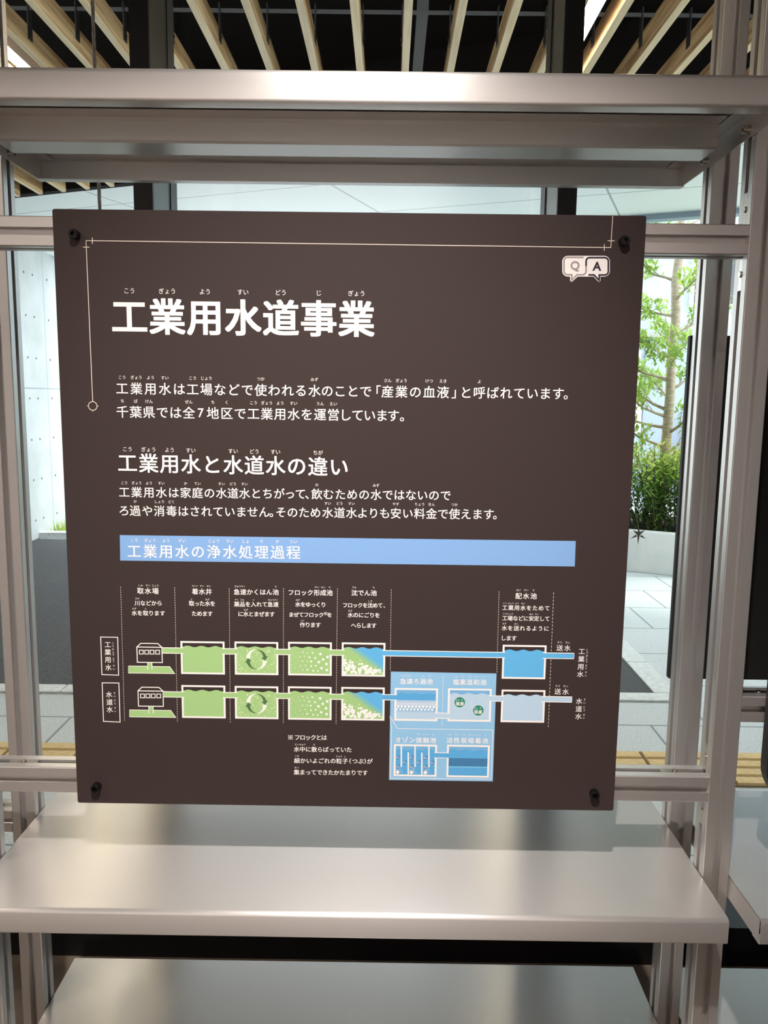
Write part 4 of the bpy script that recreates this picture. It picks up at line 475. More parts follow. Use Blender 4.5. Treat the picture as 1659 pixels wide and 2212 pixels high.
LED = mat('lit_led_diffuser', (1, .95, .85, 1), .4, 0, .3, emit=((1.0, .84, .62), 48.0))
LEDW = mat('white_light_housing', (.8, .8, .78, 1), .4)
for x, y1, lab in ((.825, 3.50, 'glowing linear ceiling light between slats, right of the right-hand dark mullion'), (-1.658, 4.40, 'glowing linear ceiling light between slats at the far left post')):
    t = thing('linear_ceiling_light', lab, 'ceiling light', (x, 1.8, 3.02))
    q = MB(); q.box(x - .034, x + .034, FY + .26, y1, 3.032, 3.085); q.box(x - .034, x - .0315, FY + .26, y1, 3.002, 3.032); q.box(x + .0315, x + .034, FY + .26, y1, 3.002, 3.032); q.build('housing', LEDW, t)
    q = MB(); q.box(x - .030, x + .030, FY + .27, y1 - .01, 3.020, 3.032); part_label(q.build('diffuser', LED, t), 'glowing warm white diffuser')

# white soffit of the building above the drive
SOF = mat('white_soffit_panel', (.80, .84, .83, 1), .45)
rgb = N(SOF, 'ShaderNodeRGB'); rgb.outputs[0].default_value = (.82, .86, .85, 1)
grid_joint(SOF, rgb.outputs[0], (1.8, .9), .008, (.34, .36, .37), rad(21.5), (.3, .2))
def sof_edge(x): return 6.45 - .42 * x
q = MB(); a0, a1 = (-9, slat_end(-9) + .11), (9, slat_end(9) + .11)
q.prism([a0, a1, (9, max(sof_edge(9), a1[1] + .3)), (-9, sof_edge(-9))], ZF, 2.985, 3.7)
struct(q.build('ceiling', SOF), 'white panelled soffit outside')
FASC = mat('blue_grey_fascia', srgb(140, 158, 172), .5)
q = MB(); q.prism([(-9, sof_edge(-9)), (9, sof_edge(9)), (9, sof_edge(9) + .12), (-9, sof_edge(-9) + .12)], ZF, 2.94, 3.8)
struct(q.build('trim_30', FASC), 'blue-grey fascia at the soffit edge')

# concrete side wall with tie holes
CONC = mat('fair_faced_concrete', (.62, .66, .66, 1), .8)
co = noise_color(CONC, (.44, .47, .47), (.58, .61, .61), 2.2, (1, 1, 1), 6, .6, .3, .7)
grid_joint(CONC, co, (1.8, 1.56), .008, (.33, .36, .37), 0, (-7.562 + 9.0, 0), 0, 'YZ')
q = MB(); q.box(-3.85, -3.6, 1.6, 13.5, 0, 2.985); wl = struct(q.build('wall_outdoor', CONC), 'pale concrete wall with tie holes beside the drive')
q = MB()
for y in (2.9, 3.35, 3.8, 4.3, 4.75, 5.2, 5.65, 6.1, 6.6, 7.115, 7.31, 7.66, 8.1, 8.55, 9.0, 9.45, 9.9):
    for z in (.20, .62, 1.035, 1.457, 1.868, 2.285, 2.705): q.cyl((-3.603, y, z), (-3.598, y, z), .012, n=10)
q.build('tie_hole', mat('hole_shadow', (.10, .11, .12, 1), .9), wl)

# ground outside
ASPH = mat('dark_asphalt', (.05, .055, .06, 1), .8); noise_color(ASPH, (.018, .020, .023), (.075, .080, .086), 45, (1, 1, 1), 8, .75, .32, .72, .3)
GRAN = mat('granite_paving', (.5, .53, .55, 1), .65); gr = noise_color(GRAN, (.34, .38, .40), (.60, .65, .66), 120, (1, 1, 1), 5, .75, .32, .60)
grid_joint(GRAN, gr, (.547, .547), .006, (.20, .23, .25), 0, (-1.311 + .547 * 10, -2.490 + .547 * 10), .5)
KERB = mat('pale_kerb_stone', (.60, .64, .65, 1), .7); noise_color(KERB, (.52, .56, .57), (.68, .72, .72), 30)
box_struct('floor_outdoor', GRAN, -8, 12, FY, 14, -.12, -.008, label='granite paving outside')
box_struct('floor_drive', ASPH, -3.6, 1.46, 2.89, 7.15, -.008, -.003, label='dark asphalt drive')
q = MB()
for i in range(14):
    x = -3.6 + i * .40
    q.box(x + .003, min(x + .397, 1.56), 2.785, 2.89, -.008, .004)
struct(q.build('trim_31', KERB, bevel=.004), 'pale kerb stones between the paving and the drive')
q = MB()
for i in range(9):
    y = 2.893 + i * .5
    q.box(1.46, 1.58, y + .003, min(y + .497, 7.1), -.008, .004)
struct(q.build('trim_32', KERB, bevel=.004), 'pale kerb stones along the right of the drive')
q = MB(); q.prism([(-3.6, 7.18), (-3.0, 7.24), (-1.0, 7.15), (-1.0, 7.27), (-3.0, 7.36), (-3.6, 7.30)], ZF, -.008, .06); struct(q.build('trim_33', KERB), 'pale kerb at the far end of the drive')
TACT = mat('yellow_tactile_tile', (.55, .40, .16, 1), .7); noise_color(TACT, (.56, .40, .17), (.68, .50, .24), 40)
TACD = mat('dark_yellow_tile_base', (.26, .19, .085, 1), .8)
q = MB()
for i in range(-14, 14):
    x = 1.162 + i * .30
    q.cur = 1; q.box(x + .002, x + .298, 1.887, 2.188, -.008, -.001)
    q.cur = 0
    for k in range(4):
        y = 1.887 + .0375 + k * .0752
        q.prism([(y - .031, -.001), (y + .031, -.001), (y + .026, .005), (y - .026, .005)], XF, x + .008, x + .292)
struct(q.build('floor_tactile_paving', [TACT, TACD]), 'yellow tactile guide paving with raised bars')

# planter, hedge, tree, grass, building beyond
PLAN = mat('pale_concrete_planter', (.72, .76, .75, 1), .75); noise_color(PLAN, (.68, .72, .71), (.80, .83, .82), 4)
def pl(x, d=0.0): return (x, 5.967 - .475 * (x - 2.22) + d)
t = thing('planter', 'long pale concrete planter box holding the hedge and tree', 'planter', (2.4, 5.9, 0))
q = MB()
q.prism([pl(.6), pl(6.0), pl(6.0, .12), pl(.6, .12)], ZF, -.008, .362); q.prism([pl(.6, 1.3), pl(6.0, 1.3), pl(6.0, 1.42), pl(.6, 1.42)], ZF, -.008, .362)
q.prism([pl(.6, .12), pl(.72, .12 - .0), pl(.72, 1.3), pl(.6, 1.3)], ZF, -.008, .362); q.prism([pl(5.9, .12), pl(6.0, .12), pl(6.0, 1.3), pl(5.9, 1.3)], ZF, -.008, .362)
q.build('planter_wall', PLAN, t, bevel=.006)
q = MB(); q.prism([pl(.72, .12), pl(5.9, .12), pl(5.9, 1.3), pl(.72, 1.3)], ZF, .20, .31); q.build('soil', mat('dark_soil', (.06, .045, .03, 1), .95), t)
LEAFS = []
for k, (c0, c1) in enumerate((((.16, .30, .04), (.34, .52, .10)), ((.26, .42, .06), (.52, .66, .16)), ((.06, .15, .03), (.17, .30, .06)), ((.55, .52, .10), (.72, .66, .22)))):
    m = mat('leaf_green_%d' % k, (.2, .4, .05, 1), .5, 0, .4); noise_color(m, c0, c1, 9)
    p = m.node_tree.nodes['Principled BSDF']
    p.inputs['Transmission Weight'].default_value = 0.0
    try: p.inputs['Subsurface Weight'].default_value = 0.0
    except Exception: pass
    # thin leaf: part of the daylight passes through
    out = m.node_tree.nodes['Material Output']; tl = N(m, 'ShaderNodeBsdfTranslucent'); mx = N(m, 'ShaderNodeMixShader'); mx.inputs[0].default_value = .4
    tl.inputs[0].default_value = (*c1, 1); Lk(m, p.outputs[0], mx.inputs[1]); Lk(m, tl.outputs[0], mx.inputs[2]); Lk(m, mx.outputs[0], out.inputs[0])
    LEAFS.append(m)
def leaf(q, p, d, up, ln, wd, rnd):
    d = d.normalized(); s = d.cross(up)
    if s.length < 1e-3: s = d.cross(Vector((1, 0, .2)))
    s.normalize(); n = s.cross(d)
    p = Vector(p); m = p + d * ln * .5 - n * ln * .05
    q.add([p, p + d * ln * .28 + s * wd * .42, m + d * ln * .12 + s * wd * .40, p + d * ln - n * ln * .16, m + d * ln * .12 - s * wd * .40, p + d * ln * .28 - s * wd * .42, p + d * ln * .3 - n * ln * .03, m + d * ln * .12],
          [(0, 1, 6), (1, 2, 7, 6), (2, 3, 7), (3, 4, 7), (4, 5, 6, 7), (5, 0, 6)])
rv = lambda r: Vector((r.uniform(-1, 1), r.uniform(-1, 1), r.uniform(-1, 1)))
# hedge
hd = thing('hedge', 'leafy green hedge with yellow-tipped top growing in the concrete planter', 'hedge', (2.5, 6.3, .31))
rnd = random.Random(21); q = MB(); st = MB()
for i in range(430):
    x = rnd.uniform(1.1, 4.9); b = Vector((*pl(x, rnd.uniform(.22, 1.2)), .30)); h = rnd.uniform(.55, .80)
    tip = b + Vector((rnd.uniform(-.16, .16), rnd.uniform(-.16, .16), h)); mid = (b + tip) / 2 + rv(rnd) * .05
    st.tube([b, mid, tip], [.0045, .0035, .002], 5)
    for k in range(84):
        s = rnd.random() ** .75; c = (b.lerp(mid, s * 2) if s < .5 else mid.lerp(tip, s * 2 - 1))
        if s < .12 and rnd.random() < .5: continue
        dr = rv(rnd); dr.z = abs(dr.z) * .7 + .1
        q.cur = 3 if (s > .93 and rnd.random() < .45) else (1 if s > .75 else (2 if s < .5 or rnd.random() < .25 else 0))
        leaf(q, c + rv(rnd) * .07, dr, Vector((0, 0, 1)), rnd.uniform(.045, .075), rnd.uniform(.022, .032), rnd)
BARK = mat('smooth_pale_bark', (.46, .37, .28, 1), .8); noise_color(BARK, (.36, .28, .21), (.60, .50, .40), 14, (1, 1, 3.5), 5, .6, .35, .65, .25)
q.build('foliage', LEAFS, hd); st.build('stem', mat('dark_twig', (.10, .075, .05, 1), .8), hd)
# tree
tr = thing('tree', 'slender pale-barked tree with sparse light green leaves rising from the hedge', 'tree', (2.70, 6.62, .31))
rnd = random.Random(8); q = MB(); tk = MB(); bt = MB()
trunk = [(2.66, 6.6, .28), (2.67, 6.6, .62), (2.715, 6.6, .93), (2.722, 6.61, 1.25), (2.725, 6.6, 1.6), (2.715, 6.6, 1.95), (2.735, 6.6, 2.25), (2.72, 6.61, 2.6), (2.745, 6.62, 3.0), (2.72, 6.6, 3.5), (2.76, 6.62, 4.1), (2.74, 6.6, 4.8)]
tk.tube(trunk, [.062, .056, .050, .047, .044, .043, .042, .044, .036, .032, .026, .014], 14)
def on_trunk(z):
    for a, b in zip(trunk, trunk[1:]):
        if a[2] <= z <= b[2]: return Vector(a).lerp(Vector(b), (z - a[2]) / (b[2] - a[2]))
def twig_cluster(p, d, n, key):
    for k in range(n):
        dr = (d * .6 + rv(rnd)); dr.z += .15
        q.cur = rnd.choice(key); leaf(q, p + rv(rnd) * .055, dr, Vector((0, 0, 1)), rnd.uniform(.055, .085), rnd.uniform(.024, .034), rnd)
specs = [(2.62, 160, .5, .42), (2.58, 15, .7, .48), (2.30, 172, .05, .30), (2.12, 12, .55, .45), (1.92, 195, .25, .3), (1.62, 20, .5, .40), (1.70, 170, .35, .55), (1.42, 165, .6, .55), (1.36, 190, .5, .5),
         (1.26, 175, .3, .55), (1.02, 10, .65, .42), (1.06, 168, .45, .5), (.80, 168, .4, .5), (2.9, 100, .6, .5), (3.1, 20, .6, .6), (3.3, 200, .6, .7), (3.5, 300, .7, .6), (3.8, 60, .8, .6), (4.1, 170, .9, .6), (4.4, 330, .9, .5), (4.7, 90, 1.2, .4),
         (2.45, 280, .4, .5), (1.8, 265, .45, .4), (1.2, 300, .5, .5), (2.0, 80, .5, .5), (1.5, 100, .5, .45)]
for z, az, el, ln in specs:
    a = on_trunk(z); dv = Vector((math.cos(rad(az)), math.sin(rad(az)), el)).normalized()
    m = a + dv * ln * .5 + rv(rnd) * .03; e = a + dv * ln + Vector((0, 0, .05)) + rv(rnd) * .05
    bt.tube([a, a.lerp(m, .5) + rv(rnd) * .012, m, e], [.019, .013, .010, .005], 7)
    for k in range(10):
        s = .30 + .70 * k / 9; c = a.lerp(m, s * 2) if s < .5 else m.lerp(e, s * 2 - 1)
        td = (dv + rv(rnd) * .9); td.z += .25; td.normalize(); te = c + td * rnd.uniform(.10, .24)
        bt.tube([c, c.lerp(te, .5) + rv(rnd) * .01, te], [.0045, .0035, .002], 5)
        twig_cluster(te, td, 18, (0, 0, 1, 1, 1)); twig_cluster(c.lerp(te, .6), td, 8, (0, 1, 0))
tk.build('trunk', BARK, tr); bt.build('branches', BARK, tr); q.build('foliage', LEAFS, tr)
# grass along the wall
rnd = random.Random(2); q = MB()
for i in range(1500):
    y = rnd.uniform(7.32, 9.6); x = -3.54 + rnd.random() ** 1.4 * min(1.6, .12 + (y - 7.3) * 1.1); h = rnd.uniform(.05, .15); l_ = rv(rnd) * .05
    q.cur = rnd.choice((0, 1, 1, 3)); b = Vector((x, y, -.008))
    q.add([b + Vector((-.006, 0, 0)), b + Vector((.006, 0, 0)), b + l_ + Vector((0, 0, h))], [(0, 1, 2)])
tag(q.build('grass', LEAFS), 'short green grass growing along the foot of the pale concrete wall', 'grass', kind='stuff')
# building beyond
BWALL = mat('pale_blue_white_wall', srgb(160, 172, 188), .7); noise_color(BWALL, srgb(150, 163, 180), srgb(170, 182, 196), 1.5)
GWIN = mat('dark_window_glass', (.05, .06, .065, 1), .12, 0, .6)
GDOOR = mat('grey_blue_door', srgb(150, 162, 178), .5); OCHR = mat('ochre_panel', srgb(150, 116, 60), .6)
bd = thing('building', 'pale blue-white building behind the tree', 'building', (5, 12, 0))
q = MB(); q.box(1.0, 9.5, 12.0, 12.3, 0, 6.4); q.build('facade', BWALL, bd)
q = MB(); q.box(3.9, 5.6, 11.88, 12.0, 2.52, 2.60); q.build('canopy_ledge', mat('grey_ledge', srgb(150, 150, 148), .6), bd)
q = MB(); q.box(4.15, 4.80, 11.95, 12.0, .05, 2.35); q.build('door', GDOOR, bd)
for x0, x1, z0, z1 in ((3.2, 4.02, 1.3, 2.25), (5.02, 5.45, 1.5, 2.2), (4.85, 5.5, 3.05, 3.9), (6.2, 7.4, 1.2, 2.3), (7.6, 8.6, 1.2, 2.3)):
    q = MB(); q.box(x0 - .05, x1 + .05, 11.94, 12.0, z0 - .05, z0); q.box(x0 - .05, x1 + .05, 11.94, 12.0, z1, z1 + .05); q.box(x0 - .05, x0, 11.94, 12.0, z0, z1); q.box(x1, x1 + .05, 11.94, 12.0, z0, z1)
    f = q.build('window', mat('white_window_frame', (.8, .84, .86, 1), .5), bd)
    q = MB(); q.box(x0, x1, 11.97, 12.0, z0, z1); q.build('pane', GWIN, f)
q = MB(); q.box(4.9, 5.25, 11.6, 11.9, 0, 1.30); tag(q.build('ochre_cabinet', OCHR), 'ochre brown cabinet half hidden behind the tree trunk', 'cabinet')
sg = thing('notice_sign', 'small white sign with a red mark on the far building', 'sign', (4.02, 11.9, 1.3))
q = MB(); q.box(3.96, 4.12, 11.90, 11.92, 1.0, 1.72); q.build('sign_plate', mat('white_sign', (.8, .82, .84, 1), .5), sg)
q = MB(); q.prism([(4.04 + .022 * math.cos(k * .5236), 1.50 + .03 * math.sin(k * .5236)) for k in range(12)], YF, 11.896, 11.90); q.build('red_mark', mat('red_print', (.6, .06, .07, 1), .5), sg)
q = MB(); q.box(3.99, 4.09, 11.92, 12.0, 1.3, 1.4); q.build('bracket', BARM, sg)

# star decal on the pane
DEC = mat('grey_film', (.50, .49, .47, 1), .6)
q = MB(); cx, cz, s = .7296, 1.149, .0033
Y0 = FY + .1475
star = [(0, 7.5), (.8, 2.2), (5.0, 3.6), (2.0, .6), (.95, -1.0), (0, -8.2), (-.95, -1.0), (-2.0, .6), (-5.0, 3.6), (-.8, 2.2)]
q.prism([(cx + a * s, cz + b * s) for a, b in star], YF, Y0, Y0 + .0012)
for sg_ in (-1, 1): q.prism([(cx + sg_ * a * s, cz + b * s) for a, b in ((1.5, -.9), (2.4, -.2), (6.0, -3.4), (1.5, -1.9))][::sg_], YF, Y0, Y0 + .0012)
tag(q.build('star_decal', DEC), 'small grey star-shaped sticker on the window glass right of the panel', 'sticker')

# hanging cable
CAB = mat('braided_steel_cable', (.30, .29, .28, 1), .38, .9)
q = MB(); x0, y0 = -.545, .60
for k in range(6):
    path = []
    for i in range(0, 330):
        z = .80 + i * .0068; t = i * .42 * (1 if k < 3 else -1) + k * 2 * math.pi / 3
        path.append((x0 + .0024 * math.cos(t), y0 + .0024 * math.sin(t), z))
    q.tube(path, .0014, 5)
cb = thing('hanging_cable', 'braided steel cable hanging vertically behind the panel near its left edge', 'cable', (x0, y0, .8))
q.build('cable_strand', CAB, cb)
q = MB(); q.cyl((x0, y0, .74), (x0, y0, .81), .008); q.cyl((x0, y0, .70), (x0, y0, .745), .004); q.build('end_fitting', SCREW, cb)
q = MB(); q.cyl((x0, y0, 3.02), (x0, y0, 3.06), .014); q.build('ceiling_fixing', SCREW, cb)

# ------------------------------------------------------------------ aluminium racks
def profile():
    side = [(20, -18.6), (20, -5.4), (16, -5.4), (16, -9.2), (12.4, -9.2), (7.8, -4.6), (7.8, 4.6), (12.4, 9.2), (16, 9.2), (16, 5.4), (20, 5.4), (20, 18.6), (19.5, 19.5)]
    pts = []
    for k in range(4):
        c, s = [(1, 0), (0, 1), (-1, 0), (0, -1)][k]
        pts += [((x * c - y * s) / 1000, (x * s + y * c) / 1000) for x, y in side]
    return pts
PROF = profile()
def post(x, y, z0, z1, parent):
    q = MB(); q.prism([(x + a, y + b) for a, b in PROF], ZF, z0, z1); return q.build('post', ALU, parent)
def rail(x0, x1, y, z, parent):
    q = MB(); q.prism([(y + a, z + b) for a, b in PROF], XF, x0, x1); return q.build('rail', ALU, parent)
def shelf(x0, x1, zt, parent, bolts=True):
    """folded steel tray: rounded front lip, back and side flanges, hat channel below, rivets and bolts"""
    zb = zt - .035; yf, yb = -.095, .285; r = .005
    arc = [(yf + r - r * math.cos(t), zt - r + r * math.sin(t)) for t in [rad(15 * i) for i in range(7)]]
    arc2 = [(yf + r * .5 - r * .5 * math.cos(t), zb + r * .5 - r * .5 * math.sin(t)) for t in [rad(90 - 22.5 * i) for i in range(5)]]
    q = MB(); q.sheet([(yf + .022, zb + .0)] + arc2 + arc + [(yb - .003, zt), (yb, zt - .003), (yb, zb), (yb - .018, zb)], XF, x0, x1)
    sh = q.build('shelf', STEEL, parent, solid=.0015)
    for p in sh.data.polygons: p.use_smooth = True
    em = sh.modifiers.new('split', 'EDGE_SPLIT'); em.split_angle = rad(35)
    for s, x in ((1, x0), (-1, x1)):
        q = MB(); q.box(x + min(0, s * .0015), x + max(0, s * .0015), yf + .006, yb - .0004, zb + .0004, zt - .0016)
        q.box(x + min(s * .0015, s * .024), x + max(s * .0015, s * .024), yf + .012, yb - .004, zt - .0036, zt - .0016); q.build('side_flange', STEEL, sh)
    za = zt - .0016
    hat = [(.038, za - .0015), (.066, za - .0015), (.070, za - .006), (.071, zb + .003), (.074, zb), (.130, zb), (.133, zb + .003), (.134, za - .006), (.138, za - .0015), (.164, za - .0015)]
    q = MB(); q.sheet(hat, XF, x0 + .026, x1 - .026); q.build('stiffener_channel', STEEL, sh, solid=.0015)
    q = MB()
    cx = (x0 + x1) / 2; hw = (x1 - x0) / 2
    pos = [(cx + f * hw, y) for y in (.147, .053) for f in (-.97, -.905, -.452, 0, .452, .905, .97)] + [(cx + f * hw, -.0665) for f in (-.97, .97)] + [(cx + f * hw, .25) for f in (-.955, .955)]
    q.cyl((0, 0, -.0005), (0, 0, .0006), .0056, .0048, 18); q.cyl((0, 0, .0006), (0, 0, .0013), .0048, .0030, 18); q.cyl((0, 0, .0013), (0, 0, .0015), .0030, .0010, 18)
    rv0 = q.build('rivet', RIVET, sh); off = rv0.location.copy()
    for i, (x, y) in enumerate(pos):
        r = rv0 if i == 0 else rv0.copy()
        if i: COL.objects.link(r)
        r.location = off + Vector((x, y, zt))
    if bolts:
        for s, x in ((1, x0 + .0015), (-1, x1 - .0015)):
            for y in (.022, .168):
                q = MB(); q.cyl((x, y, zt - .0245), (x + s * .0012, y, zt - .0245), .0065, n=20); q.cyl((x + s * .0012, y, zt - .0245), (x + s * .0095, y, zt - .0245), .0048, n=16)
                q.cur = 1; q.cyl((x + s * .0095, y, zt - .0245), (x + s * .0097, y, zt - .0245), .0026, n=6); q.build('bolt', [SCREW, BOLT], sh)
    return sh
def slot_screw(x, y, z, axis, parent):
    """small joint insert with its screw, sitting in the slot where rail and post meet"""
    q = MB()
    if axis == 'x': q.box(x - .022, x + .022, y - .005, y + .005, z - .003, z + .0002); q.cyl((x, y, z), (x, y, z + .0016), .0042, n=12)
    else:
        s = 1 if axis == 'l' else -1
        q.box(min(x, x + s * .003), max(x, x + s * .003), y - .005, y + .005, z - .022, z + .022); q.cyl((x, y, z), (x - s * .0016, y, z), .0042, n=12)
    return q.build('joint_screw', SCREW, parent)
PXL, PXR = -.554, .5615                 # post centre lines
YFp, YRp = .025, .170                   # front and rear post centres
RZU, RZL = 1.7195, .9290                # rail heights
rk = thing('display_rack', 'aluminium profile rack carrying the brown panel and three steel shelves', 'display rack', (0, .1, 0))
for x in (PXL, PXR):
    for y in (YFp, YRp): post(x, y, 0, 2.45, rk)
for z in (RZU, RZL): rail(PXL + .02, PXR - .02, YFp, z, rk)
for zt in (1.890, .787, .425): shelf(PXL + .0212, PXR - .0212, zt, rk)
for s, x in ((-1, PXL + .02), (1, PXR - .02)):
    ax = 'r' if s < 0 else 'l'
    for z in (RZU + .043, RZU - .043, RZL + .043, RZL - .043): slot_screw(x, YFp, z, ax, rk)
    slot_screw(x - s * .045, YFp, RZL + .02, 'x', rk)
PITCH = PXR - PXL
# right-hand bay
rb = thing('display_rack', 'empty neighbouring rack bay right of the tall front post', 'display rack', (PITCH, .1, 0))
for y in (YFp, YRp): post(PXR + PITCH, y, 0, 2.45, rb)
rail(PXR + .02, PXR + PITCH - .02, YFp, 1.055, rb); rail(PXR + .02, PXR + PITCH - .02, YFp, RZU, rb)
slot_screw(PXR + .052, YFp, 1.075, 'x', rb)
for zt in (.787, .425): shelf(PXR + .0235, PXR + PITCH - .0212, zt, rb)
# left-hand bay
lb = thing('display_rack', 'neighbouring aluminium rack bay to the left, with a short rail beside the rear left post', 'display rack', (-PITCH, .1, 0))
for y in (YFp, YRp): post(PXL - PITCH, y, 0, 2.45, lb)
rail(PXL - PITCH + .02, PXL - .02, YRp, .78, lb); rail(PXL - PITCH + .02, PXL - .02, YRp, 1.7195, lb)
slot_screw(PXL - .045, YRp, .80, 'x', lb)
# black boards of the right-hand bay
q = MB(); q.box(PXR - .022, PXR + PITCH, .1915, .205, 1.034, 1.607)
tag(q.build('black_board', mat('matt_black_board', (.010, .009, .009, 1), .6), bevel=.002), 'black board fixed behind the right-hand rear post', 'board')
def rrect(x0, x1, z0, z1, r, n=8):
    o = []
    for cx, cz, a in ((x1 - r, z1 - r, 0), (x0 + r, z1 - r, 90), (x0 + r, z0 + r, 180), (x1 - r, z0 + r, 270)):
        o += [(cx + r * math.cos(rad(a + 90 * i / n)), cz + r * math.sin(rad(a + 90 * i / n))) for i in range(n + 1)]
    return o
dp = thing('black_display', 'black round-cornered display in front of the right-hand rack bay', 'display', (1.1, 0, .9))
q = MB(); q.prism(rrect(.6135, 1.62, .915, 1.55, .06), YF, -.02, .003); q.build('casing', mat('black_display_casing', (.008, .008, .009, 1), .4), dp, bevel=.002)
q = MB(); q.prism(rrect(.64, 1.595, .945, 1.525, .035), YF, -.0212, -.0195); q.build('screen', mat('dark_screen', (.006, .006, .008, 1), .12), dp)

# ------------------------------------------------------------------ the information panel
PW, PH, PTOP = .800, .8517, 1.7477
ip = thing('information_panel', 'square dark brown information panel with white Japanese text and a water treatment diagram', 'information panel', (0, 0, PTOP - PH))
q = MB(); q.prism(rrect(-PW / 2, PW / 2, PTOP - PH, PTOP, .003, 3), YF, 0, .0045); bo = q.build('board', BOARD, ip, bevel=.0006)
for u, v in ((.031, .034), (.770, .034), (.0305, .8242), (.7692, .8230)):
    x, z = -PW / 2 + u, PTOP - v
    q = MB(); n = 24
    prof = [(0, .0062), (-.0005, .0066), (-.0105, .0066), (-.0116, .0058), (-.0116, .0034), (-.0060, .0030)]
    for (ya, ra), (yb, rb_) in zip(prof, prof[1:]):
        ring = [(x + ra * math.cos(2 * math.pi * k / n), ya, z + ra * math.sin(2 * math.pi * k / n)) for k in range(n)] + [(x + rb_ * math.cos(2 * math.pi * k / n), yb, z + rb_ * math.sin(2 * math.pi * k / n)) for k in range(n)]
        q.add(ring, [(k, (k + 1) % n, n + (k + 1) % n, n + k) for k in range(n)], False)
    q.add([(x + .0030 * math.cos(2 * math.pi * k / 6), -.0060, z + .0030 * math.sin(2 * math.pi * k / 6)) for k in range(6)], [tuple(range(6))])
    q.build('mounting_bolt', BOLT, ip)
INK = {'w': (246, 240, 236), 'c': (226, 212, 200), 'green': (163, 202, 134), 'blue': (98, 180, 230), 'blue2': (92, 170, 222), 'ice': (184, 210, 230), 'sky': (146, 195, 230), 'sky2': (120, 178, 222), 'sky3': (138, 186, 224),
       'banner': (130, 172, 222), 'pale_dot': (240, 238, 190), 'dark_green': (82, 112, 78), 'teal': (44, 138, 116), 'deep_blue': (42, 120, 182), 'navy': (34, 40, 74), 'cyan': (150, 226, 240), 'grey': (160, 150, 146), 'ink': (44, 38, 52)}
for i in range(9):
    s = (i + 1) / 9; a, b = INK['green'], INK['blue']; INK['grad%d' % i] = tuple(a[k] + (b[k] - a[k]) * s for k in range(3))
INKM = {k: mat('print_' + k, srgb(*[min(255, c) for c in v]), .5, 0, .3) for k, v in INK.items()}
def pz(u, v, L): return (-PW / 2 + u / 1000, -.00006 - L * .00003, PTOP - v * PH / 852)
class Print:
    """flat printed shapes on the board, one mesh per printed item"""
    def __init__(self): self.q = MB(); self.mats = []; self.idx = {}
    def use(self, c):
        if c not in self.idx: self.idx[c] = len(self.mats); self.mats.append(INKM[c])
        self.q.cur = self.idx[c]
    def poly(self, L, c, pts): self.use(c); self.q.add([pz(u, v, L) for u, v in pts], [tuple(range(len(pts)))])
    def dot(self, L, c, u, v, r):
        n = 8 if r < .5 else (14 if r < 2 else 32)
        self.poly(L, c, [(u + r * math.cos(2 * math.pi * k / n), v + r * math.sin(2 * math.pi * k / n)) for k in range(n)])
    def line(self, L, c, w, pts, closed=False):
        P = [Vector((a, b)) for a, b in pts]; n = len(P); h = w / 2; o, i_ = [], []
        for k in range(n):
            pr = P[k - 1] if (closed or k) else None; nx = P[(k + 1) % n] if (closed or k < n - 1) else None
            d0 = (P[k] - pr).normalized() if pr is not None else None; d1 = (nx - P[k]).normalized() if nx is not None else None
            if d0 is None: d0 = d1
            if d1 is None: d1 = d0
            n0 = Vector((-d0.y, d0.x)); n1 = Vector((-d1.y, d1.x)); m = n0 + n1
            m = n0 if m.length < .05 else m.normalized(); sc = min(2.5, 1 / max(.3, m.dot(n0)))
            o.append(P[k] + m * h * sc); i_.append(P[k] - m * h * sc)
        self.use(c); vs = [pz(p.x, p.y, L) for p in o + i_]
        self.q.add(vs, [(k, (k + 1) % n, n + (k + 1) % n, n + k) for k in range(n if closed else n - 1)])
    def build(self, name, parent): return self.q.build(name, self.mats, parent)
GLY = {}
WT = {'p': 0.0, 'r': .002, 'm': .008, 's': .014, 'b': .026, 'B': .030, 'x': .02}
def glyph(ch, wt):
    k = (ch, wt)
    if k not in GLY:
        c = bpy.data.curves.new('glyph', 'FONT'); c.body = ch; c.size = 1; c.resolution_u = 3; c.offset = WT[wt]
        o = bpy.data.objects.new('glyph', c); COL.objects.link(o); bpy.context.view_layer.update()
        ev = o.evaluated_get(bpy.context.evaluated_depsgraph_get()); me = ev.to_mesh()
        vs = [(p.co.x, p.co.y) for p in me.vertices]; fs = [tuple(f.vertices) for f in me.polygons]
        area = sum(f.area for f in me.polygons); ev.to_mesh_clear(); bpy.data.objects.remove(o); bpy.data.curves.remove(c)
        GLY[k] = (vs, fs, area)
    return GLY[k]
def strokes(ch, wt):
    """the glyph's outline; heavier weights are the glyph printed a few times slightly apart"""
    o = WT[wt]
    if ord(ch) < 0x2000: vs, fs, a = glyph(ch, wt); return [(vs, fs, 0, 0, 0)], vs
    vs, fs, a = glyph(ch, 'p')
    sq = [(0, 0), (1, .75), (-1, -.75), (1, -.75), (-1, .75)]
    offs = [(0, 0)] if o < .004 else (sq if o < .018 else sq + [(1, 0), (-1, 0), (0, .75), (0, -.75)])
    return [(vs, fs, dx * o, dy * o, i) for i, (dx, dy) in enumerate(offs)], vs
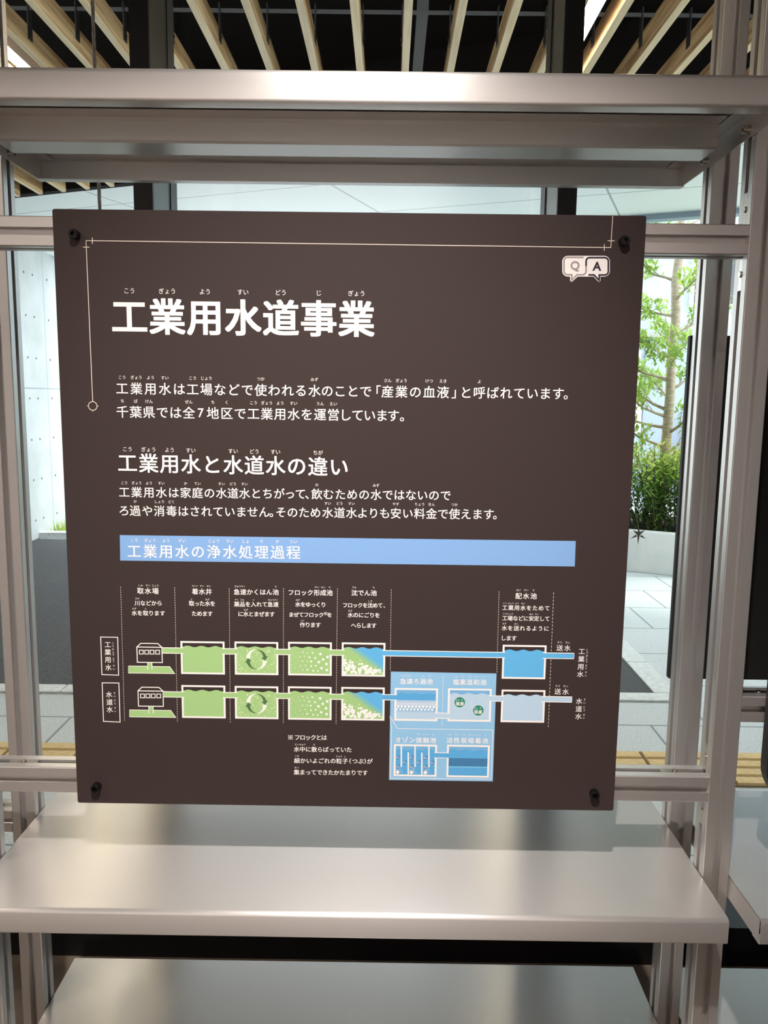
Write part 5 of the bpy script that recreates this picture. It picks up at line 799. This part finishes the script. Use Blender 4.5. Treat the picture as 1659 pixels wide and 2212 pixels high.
def text(P, row):
    c, wt, size, s, us, v0, v1 = row; P.use(c)
    u0, u1 = us[0], us[-1]
    for ch, u in zip(s, us):
        if ch == '\u203b':                              # reference mark: a saltire with four dots
            v = v0 + (v1 - v0) * ((u - u0) / (u1 - u0) if u1 != u0 else 0); h = size * .40
            P.line(7.5, c, size * .075, [(u / 10 - h, v - h), (u / 10 + h, v + h)]); P.line(7.6, c, size * .075, [(u / 10 - h, v + h), (u / 10 + h, v - h)])
            for a, b in ((0, -1), (0, 1), (-1, 0), (1, 0)): P.dot(7.5, c, u / 10 + a * h * .8, v + b * h * .8, size * .085)
            continue
        copies, vs = strokes(ch, wt)
        if not vs: continue
        xs = [a for a, b in vs]; ys = [b for a, b in vs]; sc = size
        if ord(ch) < 0x2000:       # narrow glyphs: centre on their own outline
            ox, oy = (min(xs) + max(xs)) / 2, (min(ys) + max(ys)) / 2
        else: ox, oy = .5, .38
        v = v0 + (v1 - v0) * ((u - u0) / (u1 - u0) if u1 != u0 else 0)
        for vv, ff, dx, dy, i in copies: P.q.add([pz(u / 10 + (a + dx - ox) * sc, v - (b + dy - oy) * sc, 7.5 + .2 * i) for a, b in vv], ff)
def shapes(P, keep):
    for (L, c, k), rows in PRINT_SHAPES.items():
        if k == 'D':
            for i in range(0, len(rows), 3):
                if keep(L, c, k, rows[i + 1] / 10): P.dot(L, c, rows[i] / 10, rows[i + 1] / 10, rows[i + 2] / 100)
            continue
        for r in rows:
            if k == 'P':
                if keep(L, c, k, r[1] / 10): P.poly(L, c, [(r[i] / 10, r[i + 1] / 10) for i in range(0, len(r), 2)])
            elif k == 'H':
                w, x0, y0, x1, y1, n = r[0], *[t / 10 for t in r[1:5]], r[5]
                if not keep(L, c, k, y0): continue
                for i in range(n):
                    a, b = i / n, (i + .6) / n
                    P.line(L, c, w, [(x0 + (x1 - x0) * a, y0 + (y1 - y0) * a), (x0 + (x1 - x0) * b, y0 + (y1 - y0) * b)])
            elif keep(L, c, k, r[2] / 10): P.line(L, c, r[0], [(r[i] / 10, r[i + 1] / 10) for i in range(1, len(r), 2)], k == 'C')
groups = {'corner_linework': (lambda L, c, k, v: k in 'LC' and c == 'c' and v < 300), 'badge': (lambda L, c, k, v: v < 110 and c in ('w', 'grey', 'ink') and not (k in 'LC' and c == 'c')),
          'banner': (lambda L, c, k, v: c == 'banner'),}
def g_diag(L, c, k, v): return not any(f(L, c, k, v) for f in groups.values())
parts = {}
for nm, f in list(groups.items()) + [('diagram', g_diag)]:
    parts[nm] = Print(); shapes(parts[nm], f)
for nm in ('title_lettering', 'heading_lettering', 'banner_lettering'): parts[nm] = Print()
paragraphs, captions = {}, {}
def caption_key(row):
    u, v = sum(row[4]) / len(row[4]) / 10, row[5]
    if v < 600: return ('above', int((u - 81) // 78))
    if u < 140: return ('left', v > 660)
    if u > 700: return ('right', v > 660, u > 733)
    if v > 725 and u < 460: return ('note',)
    if 660 < v < 705 and row[2] < 7.5: return ('circle', u > 590)
    return ('box', u > 540, v > 725)
for row in PRINT_TEXT:
    v = row[5]
    if row[0] in ('grey', 'ink'): nm = 'badge'
    elif v < 190: nm = 'title_lettering'
    elif v < 310: pk = int(v > 276); paragraphs.setdefault(pk, Print()); text(paragraphs[pk], row); continue
    elif v < 387: nm = 'heading_lettering'
    elif v < 455: pk = 2 + int(v > 413); paragraphs.setdefault(pk, Print()); text(paragraphs[pk], row); continue
    elif v < 515: nm = 'banner_lettering'
    else: captions.setdefault(caption_key(row), Print()); text(captions[caption_key(row)], row); continue
    text(parts[nm], row)
built = {}
for nm in ('banner', 'diagram', 'badge', 'corner_linework'): built[nm] = parts[nm].build(nm, ip)
part_label(built['banner'], 'light blue heading banner'); part_label(built['diagram'], 'printed flow diagram of green and blue water tanks')
part_label(built['badge'], 'white speech-bubble badge with the letters Q and A'); part_label(built['corner_linework'], 'thin pale corner lines')
parts['banner_lettering'].build('banner_lettering', built['banner']); 
for k in captions: captions[k].build('caption_lettering', built['diagram'])
for k in paragraphs: part_label(paragraphs[k].build('paragraph_lettering', ip), 'white paragraph lettering')
for nm, lb_ in (('title_lettering', 'large white title lettering'), ('heading_lettering', 'white heading lettering')): part_label(parts[nm].build(nm, ip), lb_)
